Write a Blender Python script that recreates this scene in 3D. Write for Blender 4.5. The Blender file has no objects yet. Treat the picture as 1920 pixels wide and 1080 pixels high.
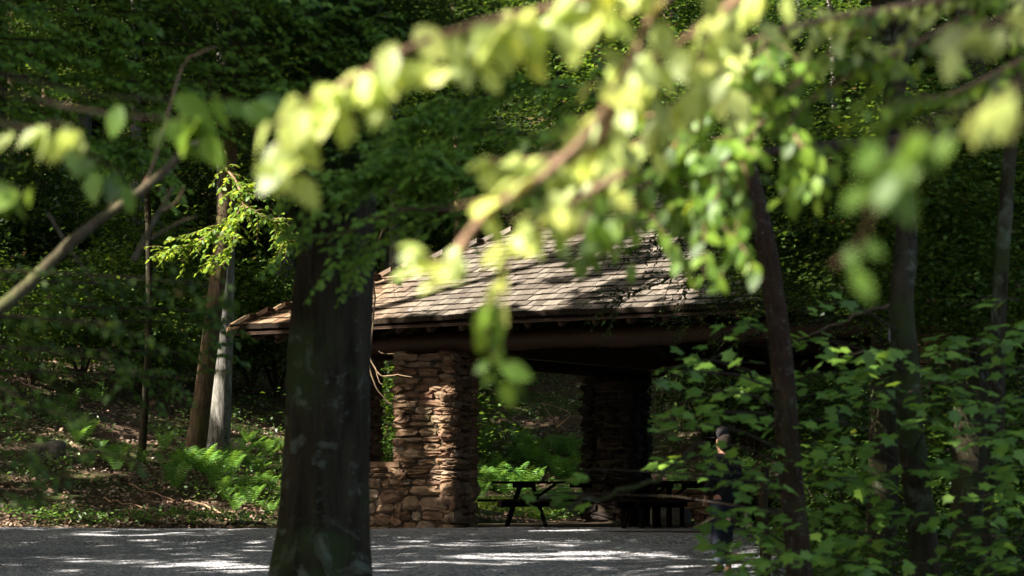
import bpy, math, random
import numpy as np
from mathutils import Vector, Matrix, noise as mnoise
R = math.radians
rng = np.random.default_rng(7)
random.seed(7)
scene = bpy.context.scene

# ------------------------------------------------------------------ camera, sky, sun, exposure
F = 4533.0            # focal length in photograph pixels (1920 wide)
PITCH = R(4.83)
cam_d = bpy.data.cameras.new("camera")
cam_d.lens = 85.0; cam_d.sensor_width = 36.0
cam_d.clip_start = 0.1; cam_d.clip_end = 2000
cam_d.dof.use_dof = True; cam_d.dof.focus_distance = 39.5; cam_d.dof.aperture_fstop = 3.4
cam = bpy.data.objects.new("camera", cam_d); scene.collection.objects.link(cam)
cam.location = (0, 0, 0); cam.rotation_euler = (R(90) + PITCH, 0, 0)
scene.camera = cam
SUN = np.array([-0.69, -0.33, 0.643]); SUN /= np.linalg.norm(SUN)
world = bpy.data.worlds.new("World"); scene.world = world; world.use_nodes = True
wn = world.node_tree.nodes; wl = world.node_tree.links
sky = wn.new("ShaderNodeTexSky"); sky.sky_type = 'NISHITA'; sky.sun_disc = False; sky.dust_density = 5.0; sky.ozone_density = 0.4
sky.sun_elevation = math.asin(SUN[2]); sky.sun_rotation = math.atan2(SUN[0], SUN[1])
wl.new(sky.outputs[0], wn["Background"].inputs[0]); wn["Background"].inputs[1].default_value = 0.085
sun_d = bpy.data.lights.new("sun", 'SUN'); sun_d.energy = 5.0; sun_d.angle = R(0.5); sun_d.color = (1.0, 0.90, 0.76)
sun = bpy.data.objects.new("sun", sun_d); scene.collection.objects.link(sun)
sun.rotation_euler = Vector(SUN).to_track_quat('Z', 'Y').to_euler()
vs = scene.view_settings
scene.display_settings.display_device = 'sRGB'
vs.view_transform = 'Standard'; vs.look = 'None'; vs.gamma = 1.0; vs.use_curve_mapping = False
vs.exposure = 2.0
cy = scene.cycles
cy.max_bounces = 6; cy.diffuse_bounces = 3; cy.glossy_bounces = 2; cy.transmission_bounces = 4
cy.use_denoising = True; cy.caustics_reflective = False; cy.caustics_refractive = False

# ------------------------------------------------------------------ helpers
cp, sp = math.cos(PITCH), math.sin(PITCH)
def at(px, py, Y):
    """photograph pixel + real distance -> point of the place"""
    cx, cyy = (px - 960) / F, (540 - py) / F
    d = np.array([cx, cp - sp * cyy, sp + cp * cyy])
    return d * (Y / d[1])
def link(o, parent=None):
    scene.collection.objects.link(o)
    if parent: o.parent = parent
    return o
def tag(o, label, cat, group=None, kind=None):
    if label: o["label"] = label
    if cat: o["category"] = cat
    if group: o["group"] = group
    if kind: o["kind"] = kind
    return o
def empty(name, loc, label, cat, group=None, rz=0.0):
    o = bpy.data.objects.new(name, None); o.location = tuple(loc); o.rotation_euler = (0, 0, rz)
    o.empty_display_size = 0.2
    link(o); return tag(o, label, cat, group)

def reseed(n):
    global rng
    rng = np.random.default_rng(n); random.seed(n)
class MB:
    def __init__(s): s.v = []; s.f = []; s.n = 0; s.a = []
    def add(s, verts, faces, rnd=None):
        verts = np.asarray(verts, float).reshape(-1, 3)
        s.v.append(verts)
        s.f += [tuple(i + s.n for i in f) for f in faces]
        s.a += [random.random() if rnd is None else rnd] * len(faces)
        s.n += len(verts)
    def box(s, c, half, rot=None, rnd=None, jit=0):
        h = np.array([[x, y, z] for x in (-1, 1) for y in (-1, 1) for z in (-1, 1)], float) * np.array(half)
        if jit: h += rng.normal(0, jit, h.shape)
        if rot is not None: h = h @ np.array(rot).T
        s.add(h + np.array(c), [(0, 1, 3, 2), (4, 6, 7, 5), (0, 4, 5, 1), (2, 3, 7, 6), (0, 2, 6, 4), (1, 5, 7, 3)], rnd)
    def tube(s, pts, rad, n=8, rnd=None, rough=0.0, cap=True):
        pts = [np.asarray(p, float) for p in pts]
        if not hasattr(rad, '__len__'): rad = [rad] * len(pts)
        rings = []; up = np.array([0.31, 0.2, 0.93])
        for i, p in enumerate(pts):
            t = pts[min(i + 1, len(pts) - 1)] - pts[max(i - 1, 0)]; t /= (np.linalg.norm(t) + 1e-9)
            a = np.cross(up, t)
            if np.linalg.norm(a) < .1: a = np.cross(np.array([1., 0, 0]), t)
            a /= np.linalg.norm(a); b = np.cross(t, a)
            ang = np.arange(n) * 2 * math.pi / n
            r = rad[i] * (1 + (rng.uniform(-rough, rough, n) if rough else 0))
            rings.append(p + (np.cos(ang) * r)[:, None] * a + (np.sin(ang) * r)[:, None] * b)
        fs = []
        for i in range(len(pts) - 1):
            for k in range(n):
                fs.append((i * n + k, i * n + (k + 1) % n, (i + 1) * n + (k + 1) % n, (i + 1) * n + k))
        if cap:
            fs.append(tuple(range(n - 1, -1, -1))); fs.append(tuple((len(pts) - 1) * n + k for k in range(n)))
        s.add(np.concatenate(rings), fs, rnd)
    def build(s, name, mat, parent=None, smooth=False, xf=None):
        me = bpy.data.meshes.new(name)
        V = np.concatenate(s.v) if s.v else np.zeros((0, 3))
        if xf is not None: V = xf(V)
        me.from_pydata(V.tolist(), [], s.f)
        at_ = me.attributes.new("rnd", 'FLOAT', 'FACE'); at_.data.foreach_set("value", np.array(s.a, np.float32))
        if smooth: me.polygons.foreach_set("use_smooth", [True] * len(me.polygons))
        me.materials.append(mat)
        me.validate(); me.update()
        o = bpy.data.objects.new(name, me)
        return link(o, parent)

def mesh_np(name, V, T, rnd, mat, parent=None, smooth=False):
    me = bpy.data.meshes.new(name)
    V = np.ascontiguousarray(V, np.float32); T = np.ascontiguousarray(T, np.int32)
    k = T.shape[1]
    me.vertices.add(len(V)); me.vertices.foreach_set("co", V.ravel())
    me.loops.add(T.size); me.loops.foreach_set("vertex_index", T.ravel())
    me.polygons.add(len(T)); me.polygons.foreach_set("loop_start", np.arange(len(T), dtype=np.int32) * k)
    a = me.attributes.new("rnd", 'FLOAT', 'FACE'); a.data.foreach_set("value", np.asarray(rnd, np.float32))
    if smooth: me.polygons.foreach_set("use_smooth", [True] * len(T))
    me.materials.append(mat); me.update(calc_edges=True); me.validate()
    o = bpy.data.objects.new(name, me)
    return link(o, parent)

# leaf templates: blade along +Y from the origin, face up +Z, length 1
def T_oval(w=.30):
    v = [(0, 0, 0), (0, .35, .02), (0, .7, .0), (0, 1, -.06)]
    side = [(.12, .55), (.4, 1.0), (.72, .72)]
    L = [(-w * b, a, .09 * b - .08 * a * a) for a, b in side]; Rr = [(w * b, a, .09 * b - .08 * a * a) for a, b in side]
    v = v + L + Rr
    f = []
    for o_, sgn in ((4, 1), (7, -1)):
        tri = [(0, 1, o_), (1, o_ + 1, o_), (1, 2, o_ + 1), (2, o_ + 2, o_ + 1), (2, 3, o_ + 2)]
        f += tri if sgn > 0 else [t[::-1] for t in tri]
    return np.array(v), np.array(f)
def T_simple(w=.32):
    v = [(0, 0, 0), (w, .45, .05), (0, 1, -.05), (-w, .45, .05)]
    return np.array(v), np.array([(0, 1, 2), (0, 2, 3)])
def T_maple():
    P = [(0, 0), (.16, .02), (.42, -.02), (.34, .2), (.56, .42), (.36, .46), (.34, .6), (.16, .58), (.12, .8), (0, 1),
         (-.12, .8), (-.16, .58), (-.34, .6), (-.36, .46), (-.56, .42), (-.34, .2), (-.42, -.02), (-.16, .02)]
    v = [(0, .35, .03)] + [(x, y, -.12 * (x * x + (y - .35) ** 2)) for x, y in P]
    n = len(P)
    return np.array(v), np.array([(0, 1 + i, 1 + (i + 1) % n) for i in range(n)])
OVAL, SIMPLE, MAPLE = T_oval(), T_simple(), T_maple()

def leaf_arrays(tmpl, pos, ax, nrm, size):
    tv, tf = tmpl
    ax = ax / (np.linalg.norm(ax, axis=1, keepdims=True) + 1e-9)
    x = np.cross(ax, nrm); x /= (np.linalg.norm(x, axis=1, keepdims=True) + 1e-9)
    z = np.cross(x, ax)
    s = size[:, None, None]
    V = pos[:, None, :] + s * (tv[None, :, 0, None] * x[:, None, :] + tv[None, :, 1, None] * ax[:, None, :] + tv[None, :, 2, None] * z[:, None, :])
    N = len(pos)
    T = tf[None] + (np.arange(N) * len(tv))[:, None, None]
    return V.reshape(-1, 3), T.reshape(-1, 3), np.repeat(rng.random(N), len(tf))

class Leaves:
    def __init__(s): s.p = []; s.a = []; s.n = []; s.s = []
    def add(s, p, a, n, size):
        s.p.append(np.atleast_2d(p)); s.a.append(np.atleast_2d(a)); s.n.append(np.atleast_2d(n)); s.s.append(np.atleast_1d(size))
    def arr(s): return np.concatenate(s.p), np.concatenate(s.a), np.concatenate(s.n), np.concatenate(s.s)
    def build(s, name, tmpl, mat, parent=None, carve=False):
        p, a, n, z = s.arr()
        if carve:
            k = keep_mask(p); p, a, n, z = p[k], a[k], n[k], z[k]
        V, T, r = leaf_arrays(tmpl, p, a, n, z)
        return mesh_np(name, V, T, r, mat, parent)

# sun rays that must stay open (gaps in the canopy): point, radius
GAPS = []
def gap(px, py, Y, r): GAPS.append((at(px, py, Y), r))
def keep_mask(p):
    k = np.ones(len(p), bool)
    rk = rng.uniform(.8, 1.2, len(p))
    for q, r in GAPS:
        d = p - q; t = d @ SUN
        perp2 = np.einsum('ij,ij->i', d, d) - t * t
        rr = (r + .15) * rk
        k &= ~((t > 1.5) & (perp2 < rr * rr))
    return k

# ------------------------------------------------------------------ materials
def new_mat(name):
    m = bpy.data.materials.new(name); m.use_nodes = True
    nt = m.node_tree; nt.nodes.clear()
    out = nt.nodes.new("ShaderNodeOutputMaterial")
    return m, nt, out
def ramp(nt, fac, stops):
    r = nt.nodes.new("ShaderNodeValToRGB")
    while len(r.color_ramp.elements) < len(stops): r.color_ramp.elements.new(.5)
    for e, (p, c) in zip(r.color_ramp.elements, stops): e.position = p; e.color = (*c, 1)
    nt.links.new(fac, r.inputs[0]); return r.outputs[0]
def noise_n(nt, scale, detail=4, rough=.6, vec=None, dist=0):
    n = nt.nodes.new("ShaderNodeTexNoise"); n.inputs["Scale"].default_value = scale
    n.inputs["Detail"].default_value = detail; n.inputs["Roughness"].default_value = rough
    n.inputs["Distortion"].default_value = dist
    if vec is not None: nt.links.new(vec, n.inputs["Vector"])
    return n.outputs["Fac"]
def coord(nt, scale=(1, 1, 1), kind="Object"):
    tc = nt.nodes.new("ShaderNodeTexCoord"); mp = nt.nodes.new("ShaderNodeMapping")
    mp.inputs["Scale"].default_value = scale
    nt.links.new(tc.outputs[kind], mp.inputs[0]); return mp.outputs[0]
def mixc(nt, a, b, fac, mode='MIX'):
    m = nt.nodes.new("ShaderNodeMix"); m.data_type = 'RGBA'; m.blend_type = mode
    def put(sock, v):
        if isinstance(v, (tuple, list)): sock.default_value = (*v, 1)
        elif isinstance(v, (int, float)): sock.default_value = v
        else: nt.links.new(v, sock)
    put(m.inputs[0], fac); put(m.inputs[6], a); put(m.inputs[7], b)
    return m.outputs[2]
def mathn(nt, op, a, b=0.0):
    m = nt.nodes.new("ShaderNodeMath"); m.operation = op
    for i, v in enumerate((a, b)):
        if isinstance(v, (int, float)): m.inputs[i].default_value = v
        else: nt.links.new(v, m.inputs[i])
    return m.outputs[0]
def attr(nt, name="rnd"):
    a = nt.nodes.new("ShaderNodeAttribute"); a.attribute_name = name; return a.outputs["Fac"]
def bump(nt, h, strength=.5, dist=.02):
    b = nt.nodes.new("ShaderNodeBump"); b.inputs["Strength"].default_value = strength
    b.inputs["Distance"].default_value = dist; nt.links.new(h, b.inputs["Height"]); return b.outputs[0]
def principled(nt, out, col, rough=.8, nrm=None, spec=.3):
    p = nt.nodes.new("ShaderNodeBsdfPrincipled")
    if isinstance(col, (tuple, list)): p.inputs["Base Color"].default_value = (*col, 1)
    else: nt.links.new(col, p.inputs["Base Color"])
    if isinstance(rough, (int, float)): p.inputs["Roughness"].default_value = rough
    else: nt.links.new(rough, p.inputs["Roughness"])
    p.inputs["Specular IOR Level"].default_value = spec
    if nrm is not None: nt.links.new(nrm, p.inputs["Normal"])
    nt.links.new(p.outputs[0], out.inputs[0]); return p

def leaf_mat(name, refl, trans, mixf=.5, gloss=.07, rough=.35, var=.5, brown=0.0):
    m, nt, out = new_mat(name); L = nt.links
    r = attr(nt)
    def shade(c):
        lo = tuple(x * (1 - var) for x in c); hi = (min(1, c[0] * (1 + var * 1.1)), min(1, c[1] * (1 + var * .7)), c[2] * (1 + var * .2))
        st = [(0, lo), (.5, c), (1 - brown if brown else 1, hi)]
        if brown: st += [(1, (.2, .11, .05))]
        return ramp(nt, r, st)
    d = nt.nodes.new("ShaderNodeBsdfDiffuse"); L.new(shade(refl), d.inputs[0])
    t = nt.nodes.new("ShaderNodeBsdfTranslucent"); L.new(shade(trans), t.inputs[0])
    g = nt.nodes.new("ShaderNodeBsdfGlossy"); g.inputs["Roughness"].default_value = rough; g.inputs[0].default_value = (.9, .95, 1, 1)
    a = nt.nodes.new("ShaderNodeMixShader"); a.inputs[0].default_value = mixf
    L.new(d.outputs[0], a.inputs[1]); L.new(t.outputs[0], a.inputs[2])
    b = nt.nodes.new("ShaderNodeMixShader"); b.inputs[0].default_value = gloss
    L.new(a.outputs[0], b.inputs[1]); L.new(g.outputs[0], b.inputs[2]); L.new(b.outputs[0], out.inputs[0])
    return m
def bark_mat(name, dark, light, moss=(.05, .07, .02), mossamt=.3, lichen=.15, sc=1.0, bstr=.9):
    m, nt, out = new_mat(name)
    c = coord(nt, (9 * sc, 9 * sc, 1.6 * sc))
    n1 = noise_n(nt, 2.2, 6, .65, c, .6); c2 = coord(nt, (1, 1, 1)); n2 = noise_n(nt, 2.5 * sc, 4, .6, c2)
    n3 = noise_n(nt, 14 * sc, 3, .5, c2)
    col = ramp(nt, n1, [(.32, dark), (.68, light)])
    f = ramp(nt, n2, [(.5, (0, 0, 0)), (.62, (mossamt * 2,) * 3)])
    col = mixc(nt, col, moss, f)
    lf = ramp(nt, n3, [(.62, (0, 0, 0)), (.7, (lichen * 3,) * 3)])
    n4 = noise_n(nt, 4.5 * sc, 5, .7, c2, .8)
    lf = mathn(nt, 'MAXIMUM', lf, ramp(nt, n4, [(.56, (0, 0, 0)), (.68, (lichen * 3.5,) * 3)]))
    col = mixc(nt, col, (.16, .19, .14) if sc < .9 else (.22, .24, .2), lf)
    principled(nt, out, col, .9, bump(nt, n1, bstr, .03), .2)
    return m
def wood_mat(name, c1, c2, axis=(1, 20, 20), rough=.7, rv=.4, kind="Object"):
    m, nt, out = new_mat(name)
    n = noise_n(nt, 3, 5, .65, coord(nt, axis, kind)); a = attr(nt)
    col = ramp(nt, n, [(.3, c1), (.7, c2)])
    v = ramp(nt, a, [(0, (1 - rv,) * 3), (1, (1, 1, 1))])
    col = mixc(nt, col, v, 1.0, 'MULTIPLY')
    principled(nt, out, col, rough, bump(nt, n, .35, .01), .05 if rough > .9 else .3)
    return m

M = {}
M['canopy'] = leaf_mat('canopy_leaf', (.06, .09, .02), (.12, .17, .02), .45, .02)
M['under'] = leaf_mat('understory_leaf', (.06, .125, .024), (.14, .25, .025), .45, .015, .5, .6, .04)
M['hemlock'] = leaf_mat('hemlock_needle', (.035, .07, .018), (.06, .12, .015), .35, .015, .4, .5)
M['beech'] = leaf_mat('beech_leaf', (.50, .62, .18), (.88, .98, .24), .5, .03, .5, .45)
M['sap'] = leaf_mat('sapling_leaf', (.14, .27, .035), (.36, .52, .05), .5, .02, .5, .65)
M['maple'] = leaf_mat('maple_leaf', (.15, .30, .045), (.27, .46, .05), .42, .03, .5, .45)
M['fern'] = leaf_mat('fern_frond', (.12, .30, .04), (.22, .42, .05), .4, .04, .5, .4)
M['ground_leaf'] = leaf_mat('ground_plant_leaf', (.09, .2, .04), (.16, .3, .04), .4, .05, .45, .6)
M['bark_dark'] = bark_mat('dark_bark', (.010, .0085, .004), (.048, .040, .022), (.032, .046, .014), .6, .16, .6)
M['bark_grey'] = bark_mat('grey_bark', (.05, .05, .045), (.26, .25, .23), (.07, .08, .04), .15, .25)
M['bark_pale'] = bark_mat('pale_bark', (.035, .035, .032), (.36, .35, .33), (.08, .09, .05), .3, .25, .8, 1.0)
M['bark_brown'] = bark_mat('brown_bark', (.035, .025, .016), (.15, .105, .065), (.08, .08, .02), .35, .05)
M['bark_red'] = bark_mat('reddish_sapling_bark', (.018, .011, .007), (.06, .035, .02), (.05, .06, .02), .2, .12, 2.0)
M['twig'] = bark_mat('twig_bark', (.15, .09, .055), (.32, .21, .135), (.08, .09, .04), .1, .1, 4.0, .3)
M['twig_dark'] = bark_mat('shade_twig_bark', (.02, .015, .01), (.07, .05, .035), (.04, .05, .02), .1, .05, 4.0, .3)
M['twig_pale'] = bark_mat('pale_dead_twig', (.30, .20, .12), (.50, .37, .24), (.3, .25, .15), .1, .1, 4.0, .3)
M['bark_lichen'] = bark_mat('lichen_branch_bark', (.035, .028, .02), (.14, .12, .07), (.09, .10, .04), .4, .15, 3.0, .5)
M['log'] = wood_mat('stained_log', (.026, .014, .009), (.085, .045, .026), (1.2, 16, 16), .6)
M['deck'] = wood_mat('roof_boards', (.03, .018, .012), (.07, .04, .025), (14, 1, 14), .8)
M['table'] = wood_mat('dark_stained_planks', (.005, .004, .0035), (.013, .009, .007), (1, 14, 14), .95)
m, nt, out = new_mat('sunlit_leg_tone')  # pale tone standing in for sunlight on one bench leg
principled(nt, out, ramp(nt, noise_n(nt, 9, 3), [(.3, (.12, .11, .09)), (.7, (.28, .26, .22))]), .5, None, .5); M['sunlit_leg'] = m

# shingles
m, nt, out = new_mat('cedar_shingle'); a = attr(nt)
n = noise_n(nt, 2, 5, .65, coord(nt, (14, 14, 3))); n2 = noise_n(nt, .55, 3, .5, coord(nt))
geo = nt.nodes.new("ShaderNodeTexCoord"); sx = nt.nodes.new("ShaderNodeSeparateXYZ"); nt.links.new(geo.outputs['Object'], sx.inputs[0])
wx = mathn(nt, 'ADD', sx.outputs[0], mathn(nt, 'MULTIPLY', n2, 3.0))
base = ramp(nt, a, [(0, (.14, .085, .05)), (.35, (.24, .15, .09)), (.7, (.32, .23, .15)), (1, (.38, .24, .13))])
grey = ramp(nt, a, [(0, (.095, .088, .078)), (.5, (.155, .146, .132)), (1, (.23, .217, .195))])
col = mixc(nt, base, grey, ramp(nt, mathn(nt, 'MULTIPLY', mathn(nt, 'ADD', wx, 1.6), .5), [(.1, (.05,) * 3), (1.0, (.85,) * 3)]))  # warm sun left and grey sky sheen right, put into the shingle colour
col = mixc(nt, col, ramp(nt, n, [(.3, (.6, .6, .6)), (.7, (1, 1, 1))]), 1.0, 'MULTIPLY')
principled(nt, out, col, .62, bump(nt, n, .4, .01), .35); M['shingle'] = m
m, nt, out = new_mat('dark_end_grain')  # butt ends, much darker than the shingle faces
principled(nt, out, ramp(nt, noise_n(nt, 30, 3), [(.3, (.008, .006, .005)), (.7, (.025, .018, .012))]), .9, None, .1); M['endgrain'] = m
m, nt, out = new_mat('new_cedar_cap'); n = noise_n(nt, 2, 5, .65, coord(nt, (5, 5, 12)))
col = mixc(nt, ramp(nt, attr(nt), [(0, (.32, .19, .10)), (1, (.5, .34, .2))]), ramp(nt, n, [(.3, (.6,) * 3), (.7, (1,) * 3)]), 1.0, 'MULTIPLY')
principled(nt, out, col, .6, bump(nt, n, .3, .01)); M['cap'] = m

# stone
m, nt, out = new_mat('field_stone'); a = attr(nt); c = coord(nt)
n1 = noise_n(nt, 6, 6, .65, c, .4); n2 = noise_n(nt, 34, 4, .6, c); n3 = noise_n(nt, 1.6, 3, .6, c)
base = ramp(nt, a, [(0, (.17, .105, .065)), (.3, (.26, .175, .11)), (.55, (.32, .235, .16)), (.8, (.22, .13, .09)), (1, (.36, .30, .23))])
col = mixc(nt, base, ramp(nt, n1, [(.28, (.42, .40, .38)), (.7, (1.05, 1.0, .96))]), 1.0, 'MULTIPLY')
col = mixc(nt, col, (.10, .11, .05), ramp(nt, n3, [(.56, (0, 0, 0)), (.72, (.5,) * 3)]))
h = mathn(nt, 'ADD', n1, mathn(nt, 'MULTIPLY', n2, .4))
principled(nt, out, col, .85, bump(nt, h, .9, .03), .25); M['stone'] = m
m, nt, out = new_mat('old_mortar')
principled(nt, out, ramp(nt, noise_n(nt, 12, 4), [(.3, (.03, .024, .018)), (.7, (.08, .062, .045))]), .95, None, .1); M['mortar'] = m

m, nt, out = new_mat('shade_dark_stone'); a = attr(nt); n1 = noise_n(nt, 6, 5, .65, coord(nt))  # darker copy of the field stone, deep shade put into its colour
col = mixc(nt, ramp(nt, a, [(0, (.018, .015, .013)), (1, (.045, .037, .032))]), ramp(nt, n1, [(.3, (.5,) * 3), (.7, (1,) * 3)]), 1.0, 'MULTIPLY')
principled(nt, out, col, .9, bump(nt, n1, .9, .03), .1); M['stone_shaded'] = m

# gravel
m, nt, out = new_mat('crushed_gravel'); c = coord(nt)
v = nt.nodes.new("ShaderNodeTexVoronoi"); v.inputs["Scale"].default_value = 26; nt.links.new(c, v.inputs["Vector"])
v2 = nt.nodes.new("ShaderNodeTexVoronoi"); v2.inputs["Scale"].default_value = 9; nt.links.new(c, v2.inputs["Vector"])
sepv = nt.nodes.new("ShaderNodeSeparateColor"); nt.links.new(v.outputs["Color"], sepv.inputs[0])
col = ramp(nt, sepv.outputs[0], [(0, (.17, .18, .20)), (.5, (.37, .375, .40)), (.85, (.54, .53, .53)), (1, (.66, .62, .57))])
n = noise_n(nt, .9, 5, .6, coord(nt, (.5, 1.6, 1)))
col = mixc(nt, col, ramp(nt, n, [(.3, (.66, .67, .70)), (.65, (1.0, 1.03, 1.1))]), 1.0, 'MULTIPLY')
h = mathn(nt, 'ADD', mathn(nt, 'MULTIPLY', v.outputs["Distance"], -1.0), mathn(nt, 'MULTIPLY', v2.outputs["Distance"], -1.2))
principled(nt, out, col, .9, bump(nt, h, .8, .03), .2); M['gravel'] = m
# forest floor
m, nt, out = new_mat('forest_floor'); c = coord(nt)
n1 = noise_n(nt, 7, 6, .7, c); n2 = noise_n(nt, .45, 4, .6, c); n3 = noise_n(nt, 40, 3, .6, c)
col = ramp(nt, n1, [(.28, (.03, .02, .014)), (.5, (.09, .062, .044)), (.72, (.19, .14, .10))])
gr = ramp(nt, n3, [(.3, (.02, .04, .01)), (.7, (.07, .11, .025))])
col = mixc(nt, col, gr, ramp(nt, n2, [(.45, (0, 0, 0)), (.6, (.75,) * 3)]))
principled(nt, out, col, .95, bump(nt, mathn(nt, 'ADD', n1, mathn(nt, 'MULTIPLY', n3, .5)), 1.0, .08), .1); M['floor'] = m
m, nt, out = new_mat('dead_leaf')
a = attr(nt)
principled(nt, out, ramp(nt, a, [(0, (.06, .035, .024)), (.4, (.15, .095, .065)), (.75, (.26, .18, .13)), (.93, (.36, .28, .22)), (1, (.5, .45, .4))]), .8, None, .25); M['litter'] = m
m, nt, out = new_mat('moss'); n = noise_n(nt, 30, 4, .6, coord(nt))
principled(nt, out, ramp(nt, n, [(.3, (.05, .09, .01)), (.7, (.20, .27, .03))]), .95, bump(nt, n, 1, .03), .1); M['moss'] = m
m, nt, out = new_mat('mossy_rock'); n = noise_n(nt, 4, 5, .6, coord(nt))
principled(nt, out, ramp(nt, n, [(.35, (.09, .085, .075)), (.55, (.22, .21, .19)), (.7, (.10, .14, .05))]), .95, bump(nt, n, 1, .05), .15); M['rock'] = m

# ------------------------------------------------------------------ the pavilion's frame of reference
TH = R(32)
U = np.array([math.cos(TH), -math.sin(TH), 0]); W = np.array([math.sin(TH), math.cos(TH), 0])
O = np.array([-3.51, 41.58, 0.0]); FL = -0.62
def PV(a, b, z): return O + a * U + b * W + np.array([0, 0, z])
PROT = np.array([U, W, [0, 0, 1]]).T

# ------------------------------------------------------------------ ground
def fbm(x, y, s):
    return mnoise.fractal(Vector((x * s, y * s, 3.7)), 1.0, 2.0, 4)
def ground(X, Y):
    prof = np.interp(Y, [-400, -30, 0, 12, 20, 25, 29.4, 33, 37, 41, 200], [-8, -2.4, -1.75, -1.75, -1.62, -1.36, -1.03, -.84, -.70, -.62, -.62])
    rx, ry = X - O[0], Y - O[1]
    a = rx * U[0] + ry * U[1]; b = rx * W[0] + ry * W[1]
    dx = max(-1.6 - a, 0, a - 25); dy = max(b - 11.6, 0)
    s2 = math.hypot(dx, dy)
    s1 = max(Y - (41.6 + .35 * fbm(X, 0, .4) + .22 * fbm(X, 5, 1.9) - max(0, -X - 7) * .25), 0)
    s = min(s1, s2) if b > -3 or a < -1 else s1
    if a > 25: s = s1
    s = min(s, s1)
    h = .23 * s + .0032 * s * s
    if s > 0: h += min(1, s / 3) * (.28 * fbm(X, Y, .22) + .10 * fbm(X, Y, .9))
    # verge on the right of the lot
    v = max(0, X - (3.9 + .6 * fbm(0, Y, .35)) ) if Y < 38 else 0
    h += min(v * .12, .12) * (1 if Y > 10 else 0)
    return prof + h
def grid_mesh(name, xs, ys, zf, mat):
    V = np.array([[x, y, zf(x, y)] for y in ys for x in xs]); nx = len(xs); ny = len(ys)
    T = np.array([[j * nx + i, j * nx + i + 1, (j + 1) * nx + i + 1, (j + 1) * nx + i] for j in range(ny - 1) for i in range(nx - 1)])
    return mesh_np(name, V, T, rng.random(len(T)), mat, None, True)
xs = np.concatenate([[-700, -300, -150, -80, -50], np.arange(-34, 34.1, .45), [50, 80, 150, 300, 700]])
ys = np.concatenate([[-500, -200, -80, -30, -10, 0, 8, 14, 18], np.arange(20, 66, .4), np.arange(66, 125, 1.2), [135, 150, 180, 240, 400, 700]])
def gz(x, y):
    return ground(x, min(y, 130)) + max(0, min(y - 130, 60)) * .5
g = grid_mesh('forest_ground', xs, ys, gz, M['floor']); tag(g, 'wooded hillside of earth, moss and dead leaves', None, None, 'structure')
# gravel lot: an irregular edged sheet lying 1 cm above the ground
mb = MB(); gy = np.arange(6, 41.9, .3); cols = 70
def lot_edges(y):
    l = -30 + .0 * y
    r = 3.9 + .6 * fbm(0, y, .35) + (max(0, y - 34.5) * 9)
    return l, min(r, 26)
rows = []
for y in gy:
    l, r_ = lot_edges(y)
    for t in np.linspace(0, 1, cols):
        x = l + (r_ - l) * t
        yy = y
        if y > 41.0: yy = 41.2 + .35 * fbm(x, 0, .4) + .22 * fbm(x, 5, 1.9) - max(0, -x - 7) * .25 + (y - 41.0) * .1
        else: yy = y * (1 - 0) if y < 38 else 38 + (y - 38) / 3.0 * (3.2 + .35 * fbm(x, 0, .4) + .22 * fbm(x, 5, 1.9) - max(0, -x - 7) * .25)
        rr = np.array([x, yy, ground(x, yy) + .014 + (.045 + .035 * fbm(x, yy, .5) + .012 * fbm(x, yy, 2.0) if yy < 40 else 0)])
        rows.append(rr)
V = np.array(rows); nyy = len(gy)
T = np.array([[j * cols + i, j * cols + i + 1, (j + 1) * cols + i + 1, (j + 1) * cols + i] for j in range(nyy - 1) for i in range(cols - 1)])
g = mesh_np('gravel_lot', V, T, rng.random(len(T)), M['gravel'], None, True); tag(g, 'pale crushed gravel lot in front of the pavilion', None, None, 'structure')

# ------------------------------------------------------------------ gaps carved in the crowns so sun reaches chosen spots
def face_gap(px, py, r):
    d = at(px, py, 1.0); gap(px, py, (O @ W) / (d @ W), r)
def roof_gap(px, py, r):
    d = at(px, py, 1.0); gap(px, py, (2.76 + (.955 - O @ W) * .5) / (d[2] - (d @ W) * .5), r)
for y in range(722, 905, 8): face_gap(829 + random.uniform(-3, 3), y, .12 + .05 * random.random())
for y in list(range(724, 780, 10)) + list(range(800, 862, 12)): face_gap(750, y, .02)
for (x, y, r) in ((718, 885, .02), (757, 886, .02), (720, 952, .0), (722, 905, .0)): face_gap(x, y, r)
for (x, y, r) in ((450, 608, .3), (475, 602, .3), (500, 594, .35), (525, 588, .35), (470, 612, .2), (510, 606, .3), (530, 603, .3)): roof_gap(x, y, r)
for _ in range(170):
    x = random.uniform(700, 1310); lo = 598 - (x - 690) * .035; hi = max(525 - (x - 690) * .32, 440)
    y = random.uniform(hi, lo); Yr = 41.0 - (x - 700) * .0042 + (lo - y) * .016
    roof_gap(x, y, random.uniform(.1, .36) * (1 if x < 1050 else .35))
for _ in range(40):
    x = random.uniform(1180, 1920); y = random.uniform(330, 570)
    roof_gap(x, y, random.uniform(-.06, .06))
N_KEY = len(GAPS)
def ggap(px, py, r, rep=1, dx=0, step=0):
    r *= .5
    if 850 < px < 1350: r -= .07
    for i in range(rep):
        for Y in np.linspace(22, 41.4, 400):
            p = at(px + i * step, py, Y)
            if p[2] <= ground(p[0], Y) + .02: GAPS.append((p, r)); break
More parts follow.
